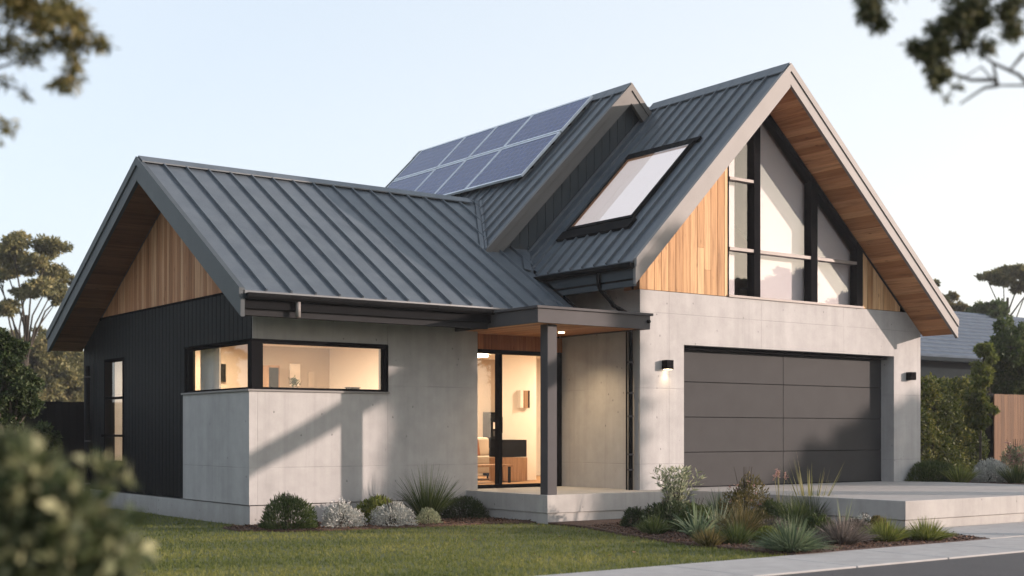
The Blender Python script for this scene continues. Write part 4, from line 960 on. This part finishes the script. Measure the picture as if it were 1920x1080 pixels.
mass(1905, 34, 585, 185, 790, 'large bushy tree hiding the right end of the neighbouring house', 75, GREEN, 26000, lum=60)
mass(1838, 27, 704, 84, 812, 'small multi stemmed tree before the hedge', 76, HEDGE, 6000, name='small_tree', z=.4, lum=20, tr_=.035)
mass(1845, 33, 640, 60, 740, 'pale green bush rising over the hedge top', 77, LIME, 4500, name='small_tree', lum=16)
mass(1745, 36, 715, 70, 760, 'low leafy shrub showing just over the left end of the hedge', 78, LIME, 3000, name='small_tree', lum=12)
# more of the same trees behind the fences, hidden from the photograph's viewpoint or beside the frame
src_ = [o for o in C.objects if o.name.startswith('bushy_tree') and o.parent is None][:3]
for k_, (x_, y_) in enumerate(((-22, 58), (-12, 66), (-2, 60), (8, 68), (-34, 50), (70, 62), (80, 52), (60, 70))):
    q_ = src_[k_ % 3]; c_ = q_.copy(); C.objects.link(c_); c_.location = (x_, y_, 0); c_.rotation_euler = (0, 0, k_*1.3)
    c_['label'] = 'bushy tree in the belt of trees beyond the back fences, out of frame'; c_['group'] = 'tree belt beyond the back fences'
    for ch in list(q_.children):
        d_ = ch.copy(); C.objects.link(d_); d_.parent = c_
        for g_ in ch.children: e_ = g_.copy(); C.objects.link(e_); e_.parent = d_
# neighbouring house
def nb():
    t = thing('neighbour_house', (46.5, 35, 0), 'dark walled single storey house with a slate grey roof behind the hedge', 'house')
    x0, x1, y0, y1 = 38.0, 55.0, 30.0, 40.0; ze, zr = 4.2, 6.75; ym = 35.0
    MB().box(x0, x1, y0, y1, 0, 4.1).build('wall', nbw, t)
    MB().prism_x([(y0-.6, ze-.15), (ym, zr-.15), (y1+.6, ze-.15), (y1+.6, ze), (ym, zr), (y0-.6, ze)], x0-.5, x1+.5).build('roof', nbm, t)
    rb = MB(); 
    for k in range(13): u = k/13; yy = y0-.6+(ym-y0+.6)*u; zz = ze+(zr-ze)*u; rb.box(x0-.5, x1+.5, yy, yy+.07, zz+.01, zz+.07)
    rb.build('roof_courses', nbm, t.children[-1])
    MB().box(x0-.5, x1+.5, y0-.75, y0-.6, ze-.2, ze-.05).build('gutter', nbw, t)
    MB().box(44.2, 44.3, y0-.1, y0, 0, 4.1).build('downpipe', M['porch'], t)
    f = MB().box(46.2, 47.6, y0-.06, y0+.02, 1.9, 3.3).build('window', M['black'], t); MB().box(46.3, 47.5, y0-.08, y0-.065, 2.0, 3.2).build('pane', M['glass'], f)
nbw = paint('dark_teal_wall_paint', (.022, .028, .032), .9, 0, .1, .0); nbm = paint('slate_grey_roof', (.085, .11, .145), .8, 0, .15, .05); nb()
# trees across the road behind the viewpoint: they shade the facade and show in the panes
def shadow_pt(u, s, Y=15.85): X = (u-.755*Y)/.656; return X+s*.755, Y-s*.656
def across(u, s, R, H_, label, seed, n=9000, low=1.2, name='street_tree', shape='round', nc=22, flat=.7, ll=.16, group=None, mat=None):
    x, y = shadow_pt(u, s); rng = np.random.default_rng(seed); r = R*.38
    tree(name, x, y, 0, rnd_clusters(rng, nc, R-r*.6, low+r*flat, H_-r*flat*.8, r, flat, shape), .03*H_, label, mat or GREEN, M['bark'], n, ll, ll*.5, seed, group=group)
GA = 'trees across the road behind the viewpoint'
rng = np.random.default_rng(81); bx_, by_ = shadow_pt(26.4, 30); cl_ = []
for i in range(11):
    u_ = 23.75+.5*i; tz = 5.65+min(.95*(u_-23.75), 1.75)-max(0, u_-27.2)*.9; zz = tz-.45; q0 = shadow_pt(u_, 30)
    while zz > .8: cl_.append((q0[0]-bx_+rng.normal()*.2, q0[1]-by_+rng.normal()*.2, zz+rng.normal()*.05, .52, .52, .42)); zz -= .62
tree('street_tree', bx_, by_, 0, cl_, .2, 'broad tree across the road in line with the garage door', GREEN, M['bark'], 70000, .19, .11, 81, group=GA, sub=2)
rng = np.random.default_rng(82); x, y = shadow_pt(20.70, 24)
tree('added_slim_tree', x, y, 0, [(rng.normal()*.06, rng.normal()*.06, .5+.36*i, .58, .58, .5) for i in range(22)], .12, 'unseen slim upright tree added to shade the wall left of the entry', GREEN, M['bark'], 30000, .19, .11, 82, group=GA, sub=2)  # added out of view; crown stacked as a column to shade the wing wall
def up_(u, z): q = shadow_pt(u, 13, 17.5); return (q[0], q[1], z)
x, y, _ = up_(17.55, 0); tl = thing('added_leaning_tree', (x, y, 0), 'bare leaning gum added out of frame to cast a diagonal wall shadow', 'tree', GA)  # added out of view; its limb is shaped to throw the diagonal shadow band
tt_ = MB().tube([up_(17.55, 0), up_(17.6, 1.2), up_(17.75, 2.3)], [.15, .13, .12], 10).build('trunk', M['bark'], tl, smooth=True)
MB().tube([up_(17.72, 2.2), up_(18.1, 2.75), up_(18.6, 3.2), up_(19.2, 3.65), up_(19.9, 4.2), up_(20.6, 4.75)], [.11, .15, .15, .16, .17, .17], 10).build('limbs', M['bark'], tt_, smooth=True)
for k, (u, s, R, H_) in enumerate(((24.5, 95, 5.5, 13.0), (20.0, 100, 4.5, 14.5), (31, 90, 6, 12.0), (37, 85, 5, 11.5), (15.5, 80, 5, 11.0), (9, 80, 5, 12))):
    across(u, s, R, H_, 'large distant tree far across the road, one of the row', 90+k, n=6000, ll=.45, group='distant trees far across the road')
for px, D, ty, wd_, sd in ((1475, 112, 492, 120, 96), (1380, 104, 498, 80, 97)):
    X_, Y_ = at(px, D); H_ = EYE+(CY-ty)/F*D; R_ = wd_/2/F*D
    tree('umbrella_tree', X_, 31.8-Y_, 0, rnd_clusters(np.random.default_rng(sd), 16, R_*.75, H_*.72, H_-1.0, R_*.36, .45, 'um'), .5, 'tall spreading tree far across the road mirrored in the gable window' if sd == 96 else 'smaller spreading tree far across the road mirrored beside the window jamb', GREEN, M['bark'], 6000, .5, .3, sd)
# ------------------------------------------------------------------ foreground foliage near the viewpoint
def near_branch(name, cat, label, base, limbs, tips, mat, bark, n, ll, lw, seed, rr=.16):
    """trunk outside the frame, limbs reaching in; tips: (point, radius)"""
    rng = np.random.default_rng(seed); t = thing(name, base[0], label, cat); T_ = MB().tube(base, [.16, .13, .10][:len(base)], 10).build('trunk', bark, t, smooth=True)
    lm = MB()
    for pts in limbs: lm.tube(pts, [max(.0035, .009*(1-i/len(pts)*.75)) for i in range(len(pts))], 6)
    lm.build('limbs', bark, T_)
    ce = []; dd = []
    for p, r, k in tips:
        p = np.array(p); ns = 8; k = int(k*n); s_ = unit(rng.normal(size=(ns, 3)))*r*.75*rng.random((ns, 1))**.5+p
        idx = rng.integers(0, ns, k); q = s_[idx]+rng.normal(size=(k, 3))*r*.20; ce.append(q); dd.append(rng.normal(size=(k, 3))+np.array([0, 0, -.6]))
    ce = np.concatenate(ce); bulk('crown', leaves(ce, np.concatenate(dd), ll, lw, rng), 4, rng.random(len(ce)), mat, t); return t
def A(px, py, d): return at(px, d, py)
d0 = 5.0
base = [(A(-420, 0, d0)[0], A(-420, 0, d0)[1], 0), A(-380, 300, d0), A(-300, -100, d0)]
limbs = [[A(-330, 100, d0), A(-150, 60, d0), A(0, 40, d0), A(120, 70, d0), A(190, 90, d0)], [A(-330, 140, d0), A(-120, 160, d0), A(20, 120, d0), A(110, 70, d0)], [A(-340, 200, d0), A(-100, 190, d0), A(-10, 150, d0), A(50, 175, d0)], [A(-340, 240, d0), A(-120, 230, d0), A(10, 225, d0)]]
near_branch('overhanging_tree', 'tree', 'blurred olive tree reaching in at the top left corner', base, limbs,
  [(A(20, 20, d0), .10, 170), (A(70, 30, 5.1), .13, 260), (A(120, 30, 4.9), .10, 200), (A(10, 80, 5), .07, 70), (A(60, 95, 5), .07, 70), (A(120, 85, 5), .08, 110), (A(155, 75, 5), .07, 80), (A(190, 80, 5), .045, 40), (A(140, 125, 5), .065, 70), (A(130, 155, 5), .04, 26), (A(105, 160, 5), .03, 12), (A(15, 235, 5), .035, 26), (A(0, 262, 5), .02, 6), (A(-40, 60, 5.1), .14, 240), (A(30, -40, 5), .14, 240), (A(120, -40, 5), .12, 200), (A(45, 172, 5), .02, 7), (A(8, 150, 5), .03, 10)], leafmat('golden_olive_leaves', [(.06, .062, .018), (.16, .15, .05), (.33, .27, .12)], .45), M['darkbark'], 2.3, .038, .011, 101)
base = [(A(3250, 0, 5.4)[0], A(3250, 0, 5.4)[1], 0), A(3230, 400, 5.4), A(3150, -160, 5.4)]
limbs = [[A(3225, 330, 5.4), A(2800, 260, 5.4), A(2350, 220, 5.4), A(2100, 190, 5.4), A(1930, 160, 5.4), A(1870, 160, 5.4), A(1840, 125, 5.4), A(1800, 150, 5.4)], [A(1930, 160, 5.4), A(1910, 140, 5.4), A(1862, 118, 5.4), A(1835, 100, 5.4), A(1850, 60, 5.4)], [A(1870, 160, 5.4), A(1862, 118, 5.4)], [A(1866, 150, 5.4), A(1820, 150, 5.4), A(1780, 135, 5.4), A(1750, 100, 5.4)], [A(1872, 160, 5.4), A(1845, 165, 5.4), A(1800, 195, 5.4)], [A(3190, 60, 5.4), A(2600, 40, 5.4), A(2300, 40, 5.4), A(2000, 20, 5.4), A(1850, 10, 5.4), A(1760, 40, 5.4)], [A(3170, -60, 5.4), A(2500, -20, 5.4), A(2000, 0, 5.4), A(1800, -30, 5.4), A(1660, -10, 5.4)], [A(1920, 100, 5.4), A(1895, 130, 5.4)]]
near_branch('overhanging_tree', 'tree', 'blurred dark tree with bare twigs reaching in at the top right corner', base, limbs,
  [(A(1630, 8, 5.4), .07, 110), (A(1650, 40, 5.4), .05, 40), (A(1620, 30, 5.4), .05, 40), (A(1790, 25, 5.4), .08, 160), (A(1770, 60, 5.4), .08, 150), (A(1750, 90, 5.4), .08, 150), (A(1725, 90, 5.4), .05, 60), (A(1755, 130, 5.4), .06, 60), (A(1770, 140, 5.4), .03, 22), (A(1840, 20, 5.4), .09, 170), (A(1890, 25, 5.4), .09, 110), (A(1815, 70, 5.4), .06, 60), (A(1850, 85, 5.4), .05, 40), (A(1900, 60, 5.4), .06, 50), (A(1755, 160, 5.4), .025, 10), (A(1772, 180, 5.4), .015, 4), (A(1795, 158, 5.4), .02, 5), (A(1700, -60, 5.4), .12, 140), (A(1820, -50, 5.4), .14, 240), (A(1940, -20, 5.4), .13, 160)], leafmat('grey_green_leaves', [(.035, .045, .022), (.09, .10, .045), (.20, .19, .10)], .4), M['darkbark'], 5.0, .036, .010, 102)
# bush at the lower left, close to the viewpoint
dN = 3.1; bx, by = at(40, dN); t = thing('foreground_bush', (bx, by, 0), 'blurred olive green bush in the lower left foreground', 'bush'); rng = np.random.default_rng(103)
ce = []; dd = []
for px, py, r, k in ((205, 885, .020, 14), (180, 870, .012, 6), (225, 905, .018, 10), (235, 985, .025, 18), (265, 1035, .018, 8), (30, 905, .07, 150), (15, 860, .05, 70), (60, 880, .05, 70), (95, 925, .055, 90), (60, 970, .09, 220), (145, 960, .05, 70), (130, 1010, .07, 140), (20, 1020, .12, 280), (190, 1030, .055, 80), (185, 960, .022, 18), (240, 1070, .04, 34), (110, 1060, .09, 200), (-60, 950, .14, 300), (-80, 1080, .2, 420), (60, 1120, .16, 340), (180, 1130, .12, 240)):
    p = np.array(A(px, py, dN+rng.normal()*.08)); q = unit(rng.normal(size=(k, 3)))*r*(rng.random((k, 1))**.4)+p; ce.append(q); dd.append(q-p+rng.normal(size=(k, 3))*r*.6+np.array([0, 0, r*.4]))
ce = np.concatenate(ce); bulk('foliage', leaves(ce, np.concatenate(dd), .050, .030, rng), 4, rng.random(len(ce)), PALEO := leafmat('olive_bush_leaves', [(.026, .040, .016), (.085, .105, .045), (.34, .34, .20)], .3), t)
sm = MB()
for k in range(12):
    e = A(rng.integers(-60, 240), rng.integers(900, 1050), dN); sm.tube([(bx, by, 0), (bx*.5+e[0]*.5, by*.5+e[1]*.5, e[2]*.5), e], [.012, .008, .003], 5)
sm.build('stem', M['darkbark'], t)
# ------------------------------------------------------------------ lawn blades
def inside(px, py, poly):
    r = np.zeros(len(px), bool); j = len(poly)-1
    for i in range(len(poly)):
        xi, yi = poly[i]; xj, yj = poly[j]; c_ = ((yi > py) != (yj > py)) & (px < (xj-xi)*(py-yi)/(yj-yi+1e-9)+xi); r ^= c_; j = i
    return r
lawn = [(0, 9.66), (10.97, 9.66), (11.04, 10.4), (11.09, 11.8), (11.48, 13.2), (11.88, 14.4), (11.96, 15.34), (11.93, 15.6), (11.2, 15.88), (10.3, 15.88), (9.2, 15.97), (8.2, 16.15), (7.62, 16.72), (7.62, 17.4), (8.14, 17.45), (8.14, 25.2), (-1, 25.2), (-1, 14)]
ng = 150000; gx = RNG.random(ng)*13-1; gy = 9.66+RNG.random(ng)*15.6
dd_ = sn*gx+cs*gy; rr_ = (cs*gx-sn*gy)/dd_; ok = inside(gx, gy, lawn) & (rr_ > -.42) & (rr_ < .42) & (RNG.random(ng) < np.clip(1.6-dd_/14, .25, 1)); gx, gy = gx[ok], gy[ok]; n = len(gx)
k = 3; gx = np.repeat(gx, k)+RNG.normal(size=n*k)*.008; gy = np.repeat(gy, k)+RNG.normal(size=n*k)*.008; n *= k
root = np.stack([gx, gy, np.full(n, -.012)], 1); a = RNG.random(n)*6.283; q = RNG.random(n)*.8; d = np.stack([np.cos(a)*q, np.sin(a)*q, np.ones(n)], 1)
L = .022+.028*RNG.random((n, 1)); side = unit(np.cross(d, RNG.normal(size=(n, 3))))*.0045; tipp = root+unit(d)*L
V = np.stack([root-side, root+side, tipp], 1).reshape(-1, 3)
pat = .5+.25*np.sin(gx*1.7+np.sin(gy*2.1)*1.3)+.25*np.sin(gy*2.9+gx*.8+1)
o = bulk('grass', V, 3, np.clip(pat*.45+RNG.random(n)*.6, 0, 1), GRASS); tag(o, 'short green lawn grass in front of the house', 'grass', kind='stuff')
# mulch chips
def chips(name, poly, z, n, label, seed):
    rng = np.random.default_rng(seed); P_ = np.array(poly); x = P_[:, 0].min()+rng.random(n)*np.ptp(P_[:, 0]); y = P_[:, 1].min()+rng.random(n)*np.ptp(P_[:, 1]); ok = inside(x, y, poly); x, y = x[ok], y[ok]
    c_ = np.stack([x, y, np.full(len(x), z)+rng.random(len(x))*.012], 1); d = rng.normal(size=c_.shape)*np.array([1, 1, .35])
    o = bulk(name, leaves(c_, d, .035, .016, rng), 4, rng.random(len(x)), CHIP); tag(o, label, 'mulch', kind='stuff')
CHIP = leafmat('bark_chips', [(.030, .016, .011), (.085, .045, .030), (.20, .12, .08)], 0, .9)
chips('bark_chips', [(10.98, 9.68), (11.05, 10.4), (11.1, 11.8), (11.5, 13.2), (11.9, 14.4), (14.86, 15.3), (14.86, 11.14), (15.06, 11.14), (14.98, 10.65), (14.55, 9.68)], .02, 16000, 'brown bark mulch in the front bed', 1)
chips('bark_chips', [(7.7, 17.4), (7.65, 16.75), (8.2, 16.2), (9.2, 16.02), (10.3, 15.92), (11.2, 15.92), (11.95, 15.6), (11.95, 17.45), (8.2, 17.45)], .016, 9000, 'brown bark mulch in the bed along the left wing wall', 2)
nl_ = 90; lx_ = 8+RNG.random(nl_)*14; ly_ = 9.7+RNG.random(nl_)*6.2; lz_ = np.full(nl_, .03)
on_ap = (lx_ > 14.95) & (ly_ > 11.25); lz_[on_ap] = FL+.006; keep = ~(on_ap) & ~((lx_ > 11.9) & (lx_ < 14.95) & (ly_ > 15.3)); lx_, ly_, lz_ = lx_[keep], ly_[keep], lz_[keep]
o = bulk('fallen_leaves', leaves(np.stack([lx_, ly_, lz_], 1), RNG.normal(size=(len(lx_), 3))*np.array([1, 1, .12]), .045, .018), 4, RNG.random(len(lx_)), CHIP); tag(o, 'small dry leaves scattered over lawn and paving', 'leaves', kind='stuff')
# ------------------------------------------------------------------ light
az, el = math.radians(49), math.radians(10)
S = Vector((math.cos(el)*math.sin(az), -math.cos(el)*math.cos(az), math.sin(el)))
sun = bpy.data.lights.new('sun', 'SUN'); sun.energy = 2.9; sun.angle = math.radians(.6); sun.color = (1, .80, .69)
so = bpy.data.objects.new('sun', sun); C.objects.link(so); so.rotation_euler = (-S).to_track_quat('-Z', 'Y').to_euler()
wd = bpy.data.worlds.new('World'); sc.world = wd; wd.use_nodes = True; nt = wd.node_tree; bg = nt.nodes['Background']
sk_ = nt.nodes.new('ShaderNodeTexSky'); sk_.sky_type = 'NISHITA'; sk_.sun_disc = False; sk_.sun_elevation = el
sk_.sun_rotation = math.atan2(S.x, S.y); sk_.air_density = 1.0; sk_.dust_density = 1.5; sk_.ozone_density = 1.0
hs = nt.nodes.new('ShaderNodeHueSaturation'); hs.inputs['Saturation'].default_value = .6; hs.inputs['Value'].default_value = 1.0
nt.links.new(sk_.outputs[0], hs.inputs['Color']); tc = nt.nodes.new('ShaderNodeTexCoord'); sp = nt.nodes.new('ShaderNodeSeparateXYZ'); nt.links.new(tc.outputs['Generated'], sp.inputs[0])
toward = math_(nt, 'ADD', math_(nt, 'MULTIPLY', sp.outputs[0], .755), math_(nt, 'MULTIPLY', sp.outputs[1], -.656))
glow_ = math_(nt, 'SUBTRACT', math_(nt, 'ADD', .5, math_(nt, 'MULTIPLY', toward, .8)), math_(nt, 'MULTIPLY', sp.outputs[2], 1.0))
veil = mixc(nt, .7, hs.outputs[0], ramp(nt, glow_, [(0, (2.15, 2.42, 2.78)), (.45, (2.75, 2.84, 2.93)), (.8, (3.5, 3.3, 3.12))])); nt.links.new(veil, bg.inputs[0]); bg.inputs[1].default_value = .15
sc.view_settings.view_transform = 'Standard'; sc.view_settings.look = 'None'; sc.view_settings.exposure = 1.3; sc.view_settings.gamma = 1
sc.render.engine = 'CYCLES'; sc.cycles.max_bounces = 8; sc.cycles.transparent_max_bounces = 12; sc.cycles.sample_clamp_indirect = 6
sc.cycles.use_denoising = True
# ------------------------------------------------------------------ air
hz = MB().box(-110, 140, -110, 150, -1.2, 19); hm = bpy.data.materials.new('haze_air'); hm.use_nodes = True; ht = hm.node_tree; ht.nodes.clear()
ho = ht.nodes.new('ShaderNodeOutputMaterial'); hv = ht.nodes.new('ShaderNodeVolumePrincipled'); hv.inputs['Density'].default_value = .0006; hv.inputs['Color'].default_value = (.95, .96, 1, 1); hv.inputs['Anisotropy'].default_value = .2
ht.links.new(hv.outputs[0], ho.inputs['Volume']); tag(hz.build('haze', hm), kind='stuff')
